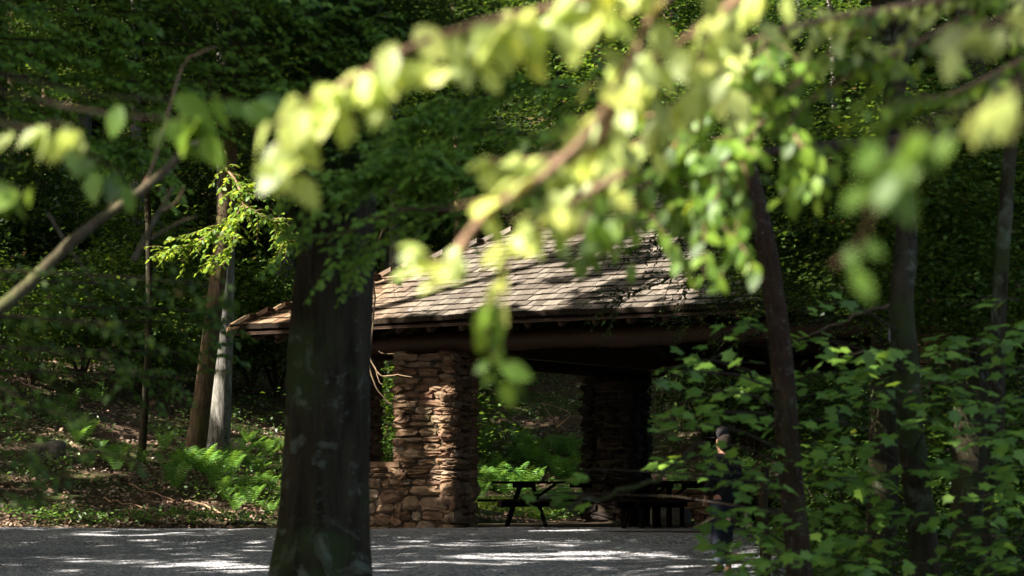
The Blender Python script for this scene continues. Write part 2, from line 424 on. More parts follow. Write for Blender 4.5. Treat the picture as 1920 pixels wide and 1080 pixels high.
for (x, y, r) in ((150, 1004, .26), (190, 1006, .3), (240, 1008, .34), (290, 1007, .32), (340, 1004, .3), (380, 1009, .26), (200, 1001, .2), (90, 989, .18), (385, 994, .2), (430, 998, .22), (480, 995, .2),
                  (440, 1046, .1), (340, 1066, .3), (420, 1064, .3), (480, 1068, .35), (260, 1060, .2), (180, 1058, .14),
                  (395, 1074, .3), (470, 1076, .3), (860, 1000, .04), (960, 996, .06), (740, 1020, .0),
                  (820, 1060, .2), (880, 1064, .26), (950, 1066, .2), (1130, 1068, .1), (1300, 1068, .2),
                  (1410, 1048, .2), (1450, 1050, .16), (1400, 1068, .2), (1300, 1050, .1), (740, 1076, .2), (1620, 1062, .3), (1660, 1075, .2), (1600, 1030, .2)): ggap(x, y, r)
for _ in range(46): ggap(random.uniform(0, 1480), random.choice([random.uniform(998, 1080), random.uniform(1050, 1080)]), random.uniform(-.02, .05))
# foreground sprays in the open sun
for (x, y, Y, r) in ((1000, 60, 4.2, .35), (850, 110, 4.2, .3), (700, 180, 4.2, .28), (600, 240, 4.2, .25), (520, 310, 4.2, .15), (1150, 60, 4.2, .4), (1300, 40, 4.6, .5), (1180, 180, 4.2, .25), (1080, 280, 4.2, .28),
                     (980, 320, 4.2, .25), (1100, 400, 4.4, .22), (870, 520, 4, .1), (810, 480, 4, .13), (1000, 450, 4.2, .16), (1300, 160, 6, .22), (1420, 260, 6, .12), (1280, 330, 6, .12), (1150, 330, 5, .2), (1500, 270, 6.2, .12), (1250, 260, 6, .1), (1360, 380, 6, .08), (1380, 80, 6, .15), (1200, 420, 6, .06),
                     (1480, 120, 6, .1), (1580, 60, 6, .12), (1700, 100, 6, .1), (1340, 540, 5, .12), (1840, 60, 4.5, .3), (1900, 60, 4.5, .3), (1800, 240, 4.2, .1), (1680, 300, 2.7, .04), (1770, 235, 2.7, .03), (1640, 410, 2.7, .02), (1720, 380, 2.7, .01),
                     (110, 260, 5, .25), (20, 280, 5, .2), (250, 240, 5, .2), (40, 370, 5, .18), (430, 430, 30, .75), (350, 470, 30, .5), (500, 420, 30, .5),
                     (740, 690, 37.5, .12), (700, 650, 37.5, .10), (705, 700, 37.5, .09), (730, 735, 37.5, .09), (780, 707, 37.5, .09), (700, 620, 37.5, .07),
                     (380, 560, 50, .3), (395, 530, 50, .2), (365, 530, 50, .2), (350, 700, 50, .2), (400, 620, 51, .15), (600, 90, 56, .3), (630, 110, 56, .4),
                     (110, 490, 9, .15), (230, 390, 9, .12), (60, 530, 9, .1), (180, 420, 9, .08),
                     (430, 790, 46, .45), (470, 730, 49, .6), (500, 800, 46, .5), (510, 740, 48, .6), (360, 800, 47, .4), (450, 830, 45, .4), (520, 700, 50, .4), (400, 840, 44.5, .3), (1350, 700, 14, .1), (1260, 870, 14, .12), (1290, 850, 14, .1), (1870, 940, 14, .15)):
    gap(x, y, Y, r)
for _ in range(18):
    Y = random.uniform(52.3, 56); x = random.uniform(890, 1090); X = (x - 960) / F * Y; GAPS.append((np.array([X, Y, -.4 + .25 * (Y - 52)]), random.uniform(.1, .35)))
IMPORTANT = len(GAPS)
reseed(11)
for _ in range(170):
    Y = random.uniform(42.5, 56); x = random.uniform(-20, 560) if random.random() < .75 else random.uniform(880, 1300)
    X = (x - 960) / F * Y; GAPS.append((np.array([X, Y, -.4 + .27 * max(0, Y - (42 if x < 600 else 52))]), random.uniform(-.02, .18) + (.2 if x > 390 else 0)))
for _ in range(26): gap(random.uniform(1430, 1930), random.uniform(230, 600), random.uniform(21, 24), random.uniform(.0, .16))
for _ in range(110):
    x = random.uniform(-50, 1970); y = random.uniform(-100, 640); gap(x, y, random.uniform(52, 95), random.uniform(.05, .35))

def hits_trunk(q, r):
    if q[1] < 17: return False
    for z in np.arange(-1.8, 5.2, .3):
        d = np.array([-1.27, 16.0, z]) - q; t = d @ SUN
        if t > 0 and d @ d - t * t < (.5 + r * 1.2) ** 2: return True
    return False
IMP_ALL = [g_ for g_ in GAPS[:IMPORTANT]]
GAPS = [g_ for g_ in GAPS if not hits_trunk(*g_)]
# ------------------------------------------------------------------ pavilion
reseed(12)
def rock_box(mb, c, half, rot, rnd, n=3, rough=.16):
    """one rounded, roughened stone"""
    half = np.array(half); vs_, fs = [], []
    idx = {}
    def vid(i, j, k):
        key = (i, j, k)
        if key not in idx:
            q = np.array([i, j, k]) / n * 2 - 1
            l = np.linalg.norm(q, ord=5)
            q = q / max(l, 1e-6) * max(abs(q)) if l > 0 else q
            p = q * half
            vs_.append(p); idx[key] = len(vs_) - 1
        return idx[key]
    for ax in range(3):
        for side in (0, n):
            for i in range(n):
                for j in range(n):
                    def K(a_, b_):
                        t = [0, 0, 0]; t[ax] = side; t[(ax + 1) % 3] = a_; t[(ax + 2) % 3] = b_; return vid(*t)
                    q = (K(i, j), K(i + 1, j), K(i + 1, j + 1), K(i, j + 1))
                    fs.append(q if side else q[::-1])
    v = np.array(vs_); v += rng.normal(0, 1, v.shape) * half * rough * np.array([.5, 1.0, .6])
    sh = rng.uniform(-.25, .25); v[:, 2] += v[:, 0] * sh * half[2] / half[0]
    mb.add(v @ np.array(rot).T + c, fs, rnd)

def stone_mass(name, parent, a0, a1, b0, b1, z0, z1, faces='FRBL', top=False, seed=0, mat='stone'):
    r = random.Random(seed)
    mb = MB()
    lens = {'F': a1 - a0, 'B': a1 - a0, 'R': b1 - b0, 'L': b1 - b0}
    for f in faces:
        z = z0
        while z < z1 - .03:
            h = min(r.uniform(.07, .165) * (1.5 if z < z0 + .8 else 1), z1 - z + .02)
            x = -r.uniform(0, .12)
            while x < lens[f] - .02:
                w = r.uniform(.2, .62); w = min(w, lens[f] - x + .05)
                if w < .09: break
                hh = h * r.uniform(.86, 1.02); prot = r.uniform(-.015, .045)
                cx = x + w / 2; cz = z + h / 2 + r.uniform(-.02, .02)
                dep = .13
                if f == 'F': c = PV(a0 + cx, b0 + dep - prot, cz); rot = PROT
                elif f == 'B': c = PV(a0 + cx, b1 - dep + prot, cz); rot = PROT
                elif f == 'R': c = PV(a1 - dep + prot, b0 + cx, cz); rot = PROT @ np.array([[0, -1, 0], [1, 0, 0], [0, 0, 1]])
                else: c = PV(a0 + dep - prot, b0 + cx, cz); rot = PROT @ np.array([[0, 1, 0], [-1, 0, 0], [0, 0, 1]])
                rock_box(mb, c, (w / 2 - .004, dep, hh / 2 - .002), rot, r.random())
                x += w
            z += h
    o = mb.build(name, M[mat], parent, smooth=False)
    mc = MB(); i = .045
    mc.box(PV((a0 + a1) / 2, (b0 + b1) / 2, (z0 + z1) / 2 - .01), ((a1 - a0) / 2 - i, (b1 - b0) / 2 - i, (z1 - z0) / 2), PROT)
    mc.build('mortar_core', M['mortar'], o)
    return o

pav = empty('picnic_pavilion', (0, 0, 0), 'long open stone pavilion with a hipped wooden shingle roof beside the gravel lot', 'pavilion')
ZT = 2.32
PL = 22.0
stone_mass('stone_pillar', pav, -.12, 1.03, 0, .73, FL - .1, ZT, seed=1)['label'] = 'stone corner pillar behind the dark tree trunk'
stone_mass('stone_pillar', pav, 1.81, 2.99, 0, .73, FL - .1, ZT, seed=2)['label'] = 'sunlit stone pillar at the left of the wide opening'
hw = stone_mass('half_wall', pav, 1.0, 1.95, -.05, .40, FL - .1, .44, 'FL', seed=3)
mb = MB(); mb.box(PV(1.46, .16, .47), (.5, .24, .045), PROT, jit=.008); mb.build('coping_stone', M['stone'], hw)
stone_mass('stone_pillar', pav, 0, 1.18, 9.37, 10.1, FL - .1, ZT, seed=4, mat='stone_shaded')['label'] = 'rear stone pillar coloured dark for the shade'
stone_mass('stone_pillar', pav, 10.6, 11.7, 0, .73, FL - .1, ZT, seed=5)
stone_mass('stone_pillar', pav, 7.2, 8.3, 9.37, 10.1, FL - .1, ZT, seed=6)
stone_mass('stone_pillar', pav, 14.3, 15.5, 0, .73, FL - .1, ZT, seed=7)
stone_mass('stone_pillar', pav, 18.8, 20.0, 0, .73, FL - .1, ZT, 'FR', seed=8)
stone_mass('stone_pillar', pav, 18.8, 20.0, 9.37, 10.1, FL - .1, ZT, 'FR', seed=9)
mb = MB(); mb.box(PV(10, 5.05, FL - .045), (10.3, 5.2, .055), PROT); mb.build('floor_slab', M['mortar'], pav)
def beam(mb, a0, b0, z0, a1, b1, z1, w=.11, h=.16, rnd=None):
    p, q = PV(a0, b0, z0), PV(a1, b1, z1); d = q - p; L_ = np.linalg.norm(d); d /= L_
    s_ = np.cross(d, [0, 0, 1.]); s_ /= np.linalg.norm(s_); n_ = np.cross(s_, d)
    mb.box((p + q) / 2, (L_ / 2, w, h), np.array([d, s_, n_]).T, rnd)
# plates
for (a0, b0, a1, b1) in ((-.35, .3, 20.3, .3), (-.35, 9.8, 20.3, 9.8)):
    mb = MB(); nn_ = 60
    mb.tube([PV(a0 + (a1 - a0) * k / nn_, b0, 2.50 + .012 * math.sin(k * .9) + .008 * math.sin(k * 2.3)) for k in range(nn_ + 1)], [.172 + .01 * math.sin(k * .7 + 1) + .006 * math.sin(k * 3.1) for k in range(nn_ + 1)], 18, rough=.025)
    mb.build('eave_beam', M['log'], pav, True)
for a_ in (.3, 19.7):
    mb = MB(); beam(mb, a_, .49, 2.51, a_, 9.61, 2.51, .14, .16); mb.build('end_beam', M['log'], pav)
OV, ZE, SL = .955, 2.76, .5
PD = 10.1
half = (PD + 2 * OV) / 2
for a_ in (2.4, 7.6, 12.8, 17.6):
    mb = MB(); beam(mb, a_, .47, 2.50, a_, 9.63, 2.50, .10, .13)
    zr = ZE + (half) * SL - .55
    beam(mb, a_, .5, 2.64, a_, 4.9, zr, .08, .10); beam(mb, a_, 9.6, 2.64, a_, 5.2, zr, .08, .10)
    beam(mb, a_, 5.05, 2.64, a_, 5.051, zr + .1, .08, .08) if False else None
    beam(mb, a_, 3.0, 2.64, a_, 3.9, 3.9, .06, .07); beam(mb, a_, 7.0, 2.64, a_, 6.2, 3.9, .06, .07)
    mb.build('roof_truss', M['log'], pav)
# rafters: front slope and rear slope
def roofz(t): return ZE + t * SL
def sag(x, t): return .022 * mnoise.noise(Vector((x * .35, t * .5, 9.1))) + .008 * mnoise.noise(Vector((x * 2, t * 2, 1.1)))
x_ = -OV + .35
i = 0
while x_ < PL - 2 + OV:
    d_end = min(x_ + OV, (20 + OV) - x_, half)
    if d_end > .5:
        for (b0, sgn) in ((-OV + .06, 1), (PD + OV - .06, -1)):
            mb = MB(); p0 = PV(x_, b0, ZE - .13); p1 = PV(x_, b0 + sgn * (d_end - .1), roofz(d_end - .1) - .17)
            mb.tube([p0, p1], .055, 8); mb.build('rafter', M['log'], pav, True)
    x_ += .62
y_ = -OV + .6
while y_ < PD + OV:
    d_end = min(y_ + OV, PD + OV - y_)
    if d_end > .5:
        mb = MB(); mb.tube([PV(-OV + .06, y_, ZE - .13), PV(-OV + d_end - .1, y_, roofz(d_end - .1) - .17)], .055, 8); mb.build('rafter', M['log'], pav, True)
    y_ += .62
# roof: boards below, shingles over
x0, x1, y0, y1 = -OV, 20 + OV, -OV, PD + OV
mb = MB()
def deckpoly(pts):
    P = [PV(*p) for p in pts]; n_ = np.cross(P[1] - P[0], P[2] - P[0]); n_ /= np.linalg.norm(n_)
    if n_[2] < 0: n_ = -n_
    P = P + [p - n_ * .025 for p in P]; k = len(pts)
    mb.add(P, [tuple(range(k)), tuple(range(2 * k - 1, k - 1, -1))] + [(i, (i + 1) % k, k + (i + 1) % k, k + i) for i in range(k)])
zr = roofz(half) - .05; ze = ZE - .05
deckpoly([(x0, y0, ze), (x1, y0, ze), (x1 - half, y0 + half, zr), (x0 + half, y0 + half, zr)])
deckpoly([(x1, y1, ze), (x0, y1, ze), (x0 + half, y1 - half, zr), (x1 - half, y1 - half, zr)])
deckpoly([(x0, y1, ze), (x0, y0, ze), (x0 + half, y0 + half, zr)])
deckpoly([(x1, y0, ze), (x1, y1, ze), (x1 - half, y0 + half, zr)])
roof = mb.build('roof', M['deck'], pav); roof['label'] = 'hipped roof of weathered wooden shingles'
sh = MB(); endfaces = []
sl_len = math.hypot(1, SL)
def course(L0, L1, t, place, butt):
    x = L0
    while x < L1:
        w = min(random.uniform(.10, .2), L1 - x)
        if w > .03:
            th = .074 + random.uniform(-.006, .008); ln = .42; dt = random.uniform(-.004, .004)
            q = []
            sk = random.uniform(-.006, .006)
            for (xx, tt, zz) in ((x + .004, t - .03 + dt, 0), (x + w - .004, t - .03 + dt + sk, 0), (x + w - .004, t + ln, -.03), (x + .004, t + ln, -.03)):
                q.append((xx, tt, roofz(tt) + zz + .018 + sag(x, t))); 
            b = [(p[0], p[1], p[2] + th + (.012 if k_ < 2 else 0)) for k_, p in enumerate(q)]
            P = [place(*p) for p in q + b]
            sh.add(P, [(4, 5, 6, 7), (0, 3, 2, 1), (1, 2, 6, 5), (0, 4, 7, 3), (0, 1, 5, 4)])
            endfaces.append(len(sh.f) - 1)
        x += w
t = 0.0
while t < half - .1:
    course(x0 + t, x1 - t, t, lambda x, tt, z: PV(x, y0 + tt, z), 1)
    course(y0 + t, y1 - t, t, lambda x, tt, z: PV(x0 + tt, x, z), 1)
    t += .215
shm = sh.build('shingles', M['shingle'], roof)
shm.data.materials.append(M['endgrain'])
mi = np.zeros(len(shm.data.polygons), np.int32)
if len(mi) == len(sh.f):
    mi[endfaces] = 1; shm.data.polygons.foreach_set("material_index", mi)
# caps along the hips and ridge
cap = MB()
def caps(P0, P1, wdir):
    P0, P1 = np.array(P0), np.array(P1); L_ = np.linalg.norm(P1 - P0); d = (P1 - P0) / L_; s_ = 0
    while s_ < L_ - .2:
        c = P0 + d * (s_ + .32)
        for sg in (-1, 1):
            wv = np.cross(d, [0, 0, 1.]); wv /= np.linalg.norm(wv)
            pitch = .36
            wv2 = wv * sg * math.cos(pitch) + np.array([0, 0, -math.sin(pitch)]); n_ = np.cross(d, wv2) * (1 if sg > 0 else -1); n_ = -n_ if n_[2] < 0 else n_
            dd = d + n_ * .05; dd /= np.linalg.norm(dd); n2 = np.cross(dd, wv2); n2 /= np.linalg.norm(n2)
            cap.box(c + wv2 * .085 + n_ * (.062), (.35, .085, .016), np.array([dd, wv2, n2]).T, jit=.003)
        s_ += .46
for (a_, b_, c_, d_) in ((x0, y0, x0 + half, y0 + half), (x0, y1, x0 + half, y1 - half), (x1, y0, x1 - half, y0 + half), (x1, y1, x1 - half, y1 - half)):
    caps(PV(a_, b_, ZE), PV(c_, d_, roofz(half)), None)
caps(PV(x0 + half, y0 + half, roofz(half)), PV(x1 - half, y0 + half, roofz(half)), None)
cap.build('hip_cap', M['cap'], roof)
mb = MB()
for (a0, b0, a1, b1) in ((x0 + .03, y0 + .03, x1, y0 + .03), (x0 + .03, y0 + .1, x0 + .03, y1)):
    beam(mb, a0, b0, ZE - .065, a1, b1, ZE - .065, .018, .022)
mb.build('eave_board', M['log'], pav)

Lv = Leaves(); nd = 420
aa = rng.uniform(-.5, 19, nd); tt_ = np.clip(rng.random(nd) ** .8 * 5, .1, np.clip(aa + .7, .2, 5))
pp = np.array([PV(a, -OV + t, roofz(t) + .10) for a, t in zip(aa, tt_)])
Lv.add(pp, rng.normal(0, 1, (nd, 3)) * [1, 1, .2], np.tile([-.2, -.4, .9], (nd, 1)) + rng.normal(0, .3, (nd, 3)), rng.uniform(.04, .10, nd))
tag(Lv.build('roof_litter', T_simple(.3), M['litter']), 'dead leaves and needles caught on the shingle roof', 'leaf litter', None, 'stuff')
# ------------------------------------------------------------------ picnic tables
def picnic_table(c_ab, rz, L_, label, kind='A', top=.76, sunlit_leg=False):
    base = PV(c_ab[0], c_ab[1], FL + .045)
    e = empty('picnic_table', base, label, 'picnic table', 'dark picnic tables under the pavilion roof', rz)
    mb = MB()
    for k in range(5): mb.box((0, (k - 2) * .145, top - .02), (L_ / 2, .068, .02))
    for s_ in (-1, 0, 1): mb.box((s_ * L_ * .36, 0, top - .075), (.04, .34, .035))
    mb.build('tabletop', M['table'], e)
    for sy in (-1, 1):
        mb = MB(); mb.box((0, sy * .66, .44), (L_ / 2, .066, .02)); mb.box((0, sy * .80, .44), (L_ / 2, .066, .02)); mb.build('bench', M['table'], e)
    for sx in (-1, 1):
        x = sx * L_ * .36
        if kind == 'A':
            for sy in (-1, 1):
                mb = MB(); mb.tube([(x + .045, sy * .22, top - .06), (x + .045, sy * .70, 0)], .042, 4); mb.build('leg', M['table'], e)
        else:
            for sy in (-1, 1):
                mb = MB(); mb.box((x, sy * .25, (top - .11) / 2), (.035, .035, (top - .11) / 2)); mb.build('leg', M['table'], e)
                mb = MB(); mb.box((x, sy * .72, .20), (.03, .03, .20)); mb.build('bench_leg', M['sunlit_leg'] if (sunlit_leg and sx > 0 and sy < 0) else M['table'], e)
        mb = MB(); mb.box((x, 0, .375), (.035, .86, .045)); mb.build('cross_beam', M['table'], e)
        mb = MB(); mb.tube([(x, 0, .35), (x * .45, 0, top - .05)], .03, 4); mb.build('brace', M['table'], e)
RZ = -TH
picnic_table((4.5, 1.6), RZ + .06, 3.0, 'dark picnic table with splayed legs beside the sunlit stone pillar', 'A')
picnic_table((6.9, 1.75), RZ + .02, 2.6, 'dark picnic table in the middle of the wide opening with one bench leg coloured pale as if sunlit', 'P', sunlit_leg=True)
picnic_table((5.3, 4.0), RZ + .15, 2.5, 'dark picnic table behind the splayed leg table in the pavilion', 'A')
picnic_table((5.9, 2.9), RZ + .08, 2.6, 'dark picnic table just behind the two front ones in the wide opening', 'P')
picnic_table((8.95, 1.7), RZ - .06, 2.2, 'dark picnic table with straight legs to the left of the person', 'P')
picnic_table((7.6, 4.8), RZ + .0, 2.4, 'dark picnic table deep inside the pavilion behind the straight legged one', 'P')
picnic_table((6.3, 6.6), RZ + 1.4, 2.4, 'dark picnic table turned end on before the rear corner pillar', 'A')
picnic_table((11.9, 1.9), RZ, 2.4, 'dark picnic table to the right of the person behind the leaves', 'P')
# fallen reddish crate-like bench end: low stone hearth at the back
hearth = empty('stone_hearth', PV(4.3, 9.0, FL), 'low dark stone hearth under the rear eave of the pavilion', 'hearth')
h_ = stone_mass('hearth_block', None, 1.6, 3.4, 9.3, 10.0, FL, .05, 'F', seed=12); h_.parent = hearth; h_.location = tuple(-np.array(hearth.location))

# ------------------------------------------------------------------ trees
def path(pxpts, jitter=0.0, sub=4):
    """pixel polyline [(px,py,Y)...] -> smooth world points"""
    P = [at(*p) for p in pxpts]; out_ = []
    for i in range(len(P) - 1):
        p0 = P[max(i - 1, 0)]; p1 = P[i]; p2 = P[i + 1]; p3 = P[min(i + 2, len(P) - 1)]
        for k in range(sub):
            t = k / sub
            out_.append(.5 * ((2 * p1) + (-p0 + p2) * t + (2 * p0 - 5 * p1 + 4 * p2 - p3) * t * t + (-p0 + 3 * p1 - 3 * p2 + p3) * t ** 3))
    out_.append(P[-1])
    if jitter: out_ = [p + rng.normal(0, jitter, 3) for p in out_]
    return out_
def lerp_r(r0, r1, n): return list(np.linspace(r0, r1, n))

def crown_leaves(c, rad, n_spray, per, leaf, flat=.25, sprayr=.55, seed=None, shell=.35):
    """layered sprays of leaves through an ellipsoid volume with an uneven outline"""
    Lv = Leaves()
    u = rng.normal(0, 1, (n_spray, 3)); u /= np.linalg.norm(u, axis=1, keepdims=True)
    rr = (shell + (1 - shell) * rng.random(n_spray) ** .5)
    lump = np.array([.78 + .5 * mnoise.noise(Vector((x[0] * 2.2 + c[0], x[1] * 2.2 + c[1], x[2] * 2.2))) for x in u])
    cen = np.array(c) + u * (rr * lump)[:, None] * np.array(rad)
    N = n_spray * per
    ci = np.repeat(np.arange(n_spray), per)
    q = rng.normal(0, 1, (N, 3)); q[:, 2] *= flat
    pos = cen[ci] + q * sprayr * .5
    out_dir = u[ci] * np.array([1, 1, .2]) + rng.normal(0, .8, (N, 3)) * np.array([1, 1, .35]); out_dir[:, 2] -= .25
    nrm = np.tile([0, 0, 1.], (N, 1)) + rng.normal(0, .42, (N, 3))
    Lv.add(pos, out_dir, nrm, leaf * rng.uniform(.7, 1.2, N))
    return Lv
def trunk_mb(base, top, r0, r1, n=12, segs=12, flare=1.6, wob=.04):
    mb = MB(); base, top = np.array(base, float), np.array(top, float); pts = []; rad = []
    for i in range(segs + 1):
        t = i / segs
        pts.append(base + (top - base) * t + np.array([math.sin(t * 5 + base[0]) * wob, math.cos(t * 4.1 + base[1]) * wob, 0]) * (1 if i else 0))
        rad.append((r0 + (r1 - r0) * t) * (1 + (flare - 1) * math.exp(-t * 14)))
    mb.tube(pts, rad, n, rough=.05); return mb
def limbs(mb, base, top, cr, n=6, r=.05, off=None):
    base, top = np.array(base), np.array(top)
    for k in range(n):
        t = random.uniform(.5, .98); p = base + (top - base) * t; a_ = random.uniform(0, 6.28)
        q = p + np.array([math.cos(a_), math.sin(a_), .45]) * cr * random.uniform(.5, .8)
        mid = (p + q) / 2 + rng.normal(0, .15, 3)
        if off is not None and ray_hits([off + p * (1 - t_) + q * t_ for t_ in np.linspace(.1, 1, 10)], .15): continue
        mb.tube([p, mid, q], [r, r * .6, r * .2], 6)

# the great dark trunk
big = empty('dark_trunk_tree', at(598, 1330, 16), 'big dark mossy tree trunk in the left centre in front of the pavilion', 'tree')
big.location = (0, 0, 0)
gb = ground(-1.28, 16)
pts = []; rad = []
for (px, py, w) in ((590, 1440, 330), (592, 1330, 262), (593, 1240, 228), (594, 1160, 204), (596, 1080, 186), (603, 990, 166), (606, 900, 156), (611, 800, 153), (613, 700, 152), (618, 600, 148), (627, 480, 141), (634, 350, 136), (645, 150, 130), (655, -100, 124)):
    pts.append(at(px, py, 16)); rad.append(w / 2 / F * 16)
top = pts[-1].copy()
for k in range(1, 10): pts.append(top + np.array([.02 * k, .03 * k, 1.0 * k])); rad.append(rad[-1] * .93)
# smooth subdivide + ridged bark relief
P2 = []; R2 = []
for i in range(len(pts) - 1):
    for k in range(6):
        t = k / 6; P2.append(pts[i] * (1 - t) + pts[i + 1] * t); R2.append(rad[i] * (1 - t) + rad[i + 1] * t)
n = 72; V = []; T = []
for i, (p, r) in enumerate(zip(P2, R2)):
    low = math.exp(-max(0, p[2] + 1.7) / .9)
    for k in range(n):
        a_ = k / n * 2 * math.pi
        but = 1 + low * .17 * math.cos(a_ * 5 + 1.0) + .045 * math.cos(a_ * 3 + .4 + p[2] * .12)
        furrow = .075 * mnoise.fractal(Vector((math.cos(a_) * 5.5, math.sin(a_) * 5.5, p[2] * .7)), 1, 2, 5) + .02 * mnoise.noise(Vector((math.cos(a_) * 16, math.sin(a_) * 16, p[2] * 2)))
        rr = r * (but + furrow)
        V.append(p + np.array([math.cos(a_) * rr, math.sin(a_) * rr, 0]))
for i in range(len(P2) - 1):
    for k in range(n): T.append([i * n + k, i * n + (k + 1) % n, (i + 1) * n + (k + 1) % n, (i + 1) * n + k])
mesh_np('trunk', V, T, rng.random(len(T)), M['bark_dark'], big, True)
cl = crown_leaves((-1.0, 16.2, 11.5), (6, 6, 3.5), 420, 16, .26, sprayr=1.0); cl.build('crown', SIMPLE, M['canopy'], big, carve=True)
mb = MB(); limbs(mb, pts[-8], pts[-1], 5, 9, .09); mb.build('limb', M['bark_dark'], big)

reseed(13)
KP = np.array([g_[0] for g_ in IMP_ALL[:N_KEY]])
def ray_hits(P, rad):
    n_ = 0
    for p in P:
        d = p - KP; t = d @ SUN; q = np.einsum('ij,ij->i', d, d) - t * t; n_ += int(np.sum((t > .5) & (q < rad * rad)))
    return n_
# unseen canopy trees, crowns carved along sun rays to chosen lit spots; trunks stand beside the lot, out of the photograph
spots = []
for Xc in np.arange(-33, 13, 6.2):
    for Yc in np.arange(-6, 70, 6.2):
        if Yc > 52 and Xc > -9: continue
        spots.append((Xc + random.uniform(-1.3, 1.3), Yc + random.uniform(-1.3, 1.3)))
n_grid = len(spots)
spots += [(-11.6, 11.0), (-11.4, 36.0), (-10.0, 34.2), (-12.6, 12.5), (-8.5, 9.8)]  # extra unseen crowns added to shade the big trunk and front pillar
place = ['left of the gravel lot', 'behind the camera', 'right of the lot']
for k_spot, (xc, yc) in enumerate(spots):
    if xc > -1 and yc < 22: continue          # open sky to the right and behind
    if yc < 0 and xc > -12: continue
    wedge = .212 * max(yc, 0) + 1.6
    zc = max(10.5, .2036 * (yc + 5) + 3.4) + random.uniform(-.5, 1.5)
    if k_spot >= n_grid: zc = 10.4 + .3 * (k_spot % 3)
    if yc > 43: zc = max(zc, ground(xc, yc) + 9)
    tx = xc
    if abs(tx) < wedge: tx = -wedge - .3 if xc < 2 else wedge + .3
    if k_spot >= n_grid: tx = xc - 4.5
    e = empty('unseen_canopy_tree', (tx, yc, ground(tx, yc)), 'unseen tall broadleaf tree, its crown carved to shade and dapple the gravel lot', 'tree', 'unseen tall trees around the gravel lot')
    inv = -np.array(e.location)
    gzt = ground(tx, yc); best = (1e9, 0)
    for sft in (0, -1.2, -2.4, -3.6, -5, .8 if tx > 0 else -6.5):
        xx_ = tx + (sft if tx < 0 else -sft); tp0 = np.array([xx_ + (xc - xx_) * .6, yc, zc]); kz = max(.2036 * (yc + 3), gzt + 1) + .6
        kn0 = np.array([xx_, yc, min(kz, zc - 1)]); sam = np.array([kn0 * (1 - t) + (kn0 * .5 + tp0 * .5 + [0, 0, .3]) * t for t in np.linspace(0, 1, 12)] + [(kn0 * .5 + tp0 * .5 + [0, 0, .3]) * (1 - t) + tp0 * t for t in np.linspace(0, 1, 12)] + [kn0 - [0, 0, h__] for h__ in np.arange(0, 8, .5)])
        n_hit = ray_hits(sam, .28)
        if n_hit < best[0]: best = (n_hit, xx_)
    tx = best[1]; e.location = (tx, yc, ground(tx, yc)); inv = -np.array(e.location)
    mb = MB(); base = np.array([0, 0, -.3]); topp = np.array([(xc - tx) * .6, 0, zc - ground(tx, yc)])
    zf = max(0, .2036 * (yc + 3) - ground(tx, yc)) + .6; kn = np.array([0, 0, min(zf, topp[2] - 1)])
    mb = trunk_mb(base, kn, .24, .2, 10); mb.tube([kn, kn * .5 + topp * .5 + [0, 0, .3], topp], [.2, .15, .1], 10); limbs(mb, kn, topp, 3.5, 8 if k_spot < n_grid else 3, .05, off=-inv); mb.build('trunk', M['bark_grey'] if random.random() < .5 else M['bark_brown'], e)
    cl = crown_leaves((xc, yc, zc), (4.7, 4.7, 2.6), 430, 17, .30, sprayr=1.15)
    o = cl.build('crown', SIMPLE, M['canopy'], e, carve=True); o.location = tuple(inv)

for i in range(30):  # unseen trees added behind the camera to cut low sky fill
    a_ = R(random.uniform(185, 372)); rr_ = random.uniform(20, 34); tx, yc = rr_ * math.cos(a_) + 2, rr_ * math.sin(a_)
    z0_ = ground(tx, yc); e = empty('sky_block_tree', (tx, yc, z0_), 'unseen leafy tree added behind the camera to block low sky light', 'tree', 'unseen trees added behind the camera')
    mb = trunk_mb((0, 0, -.3), (0, 0, 9), .2, .1, 10); limbs(mb, (0, 0, 0), (0, 0, 9), 2.5, 8, .05); mb.build('trunk', M['bark_grey'], e)
    cl = crown_leaves((tx, yc, z0_ + 6.0 + random.uniform(-1, 2)), (4.2, 4.2, 5.2), 330, 15, .34, sprayr=1.2)
    o = cl.build('crown', SIMPLE, M['canopy'], e, carve=True); o.location = (-tx, -yc, -z0_)
# ------------------------------------------------------------------ forest on the hillside
reseed(14)
GQ = np.array([g_[0] for g_ in IMP_ALL if g_[0][1] > 35])
def blocks(c, rad):
    d = np.array(c) - GQ; t = d @ SUN; q = np.einsum('ij,ij->i', d, d) - t * t
    return bool(np.any((t > .5) & (q < rad * rad)))
crown_src = []
for k in range(6):
    c = crown_leaves((0, 0, 0), (2.6 + .3 * k, 2.6, 2.2), 420, 18, .13, sprayr=.8, flat=.3, shell=.1)
    o = c.build('crown', SIMPLE, M['under'] if k % 3 else M['hemlock'], None); scene.collection.objects.unlink(o); crown_src.append(o.data)
shrub_src = []
for k in range(6):
    c = crown_leaves((0, 0, 1.3), (1.5 + .2 * k, 1.4, 1.25), 240, 15, .105, sprayr=.5, flat=.28, shell=.1)
    o = c.build('foliage', SIMPLE, M['under'] if k % 2 else M['hemlock'], None); scene.collection.objects.unlink(o)
    mb = MB()
    for j in range(5):
        a_ = j * 1.3 + k; mb.tube([(0, 0, 0), (math.cos(a_) * .3, math.sin(a_) * .3, .8), (math.cos(a_) * 1.0, math.sin(a_) * .9, 2.0)], [.035, .022, .006], 5)
    s_ = mb.build('stem', M['twig_dark'], None); scene.collection.objects.unlink(s_)
    shrub_src.append((o.data, s_.data))
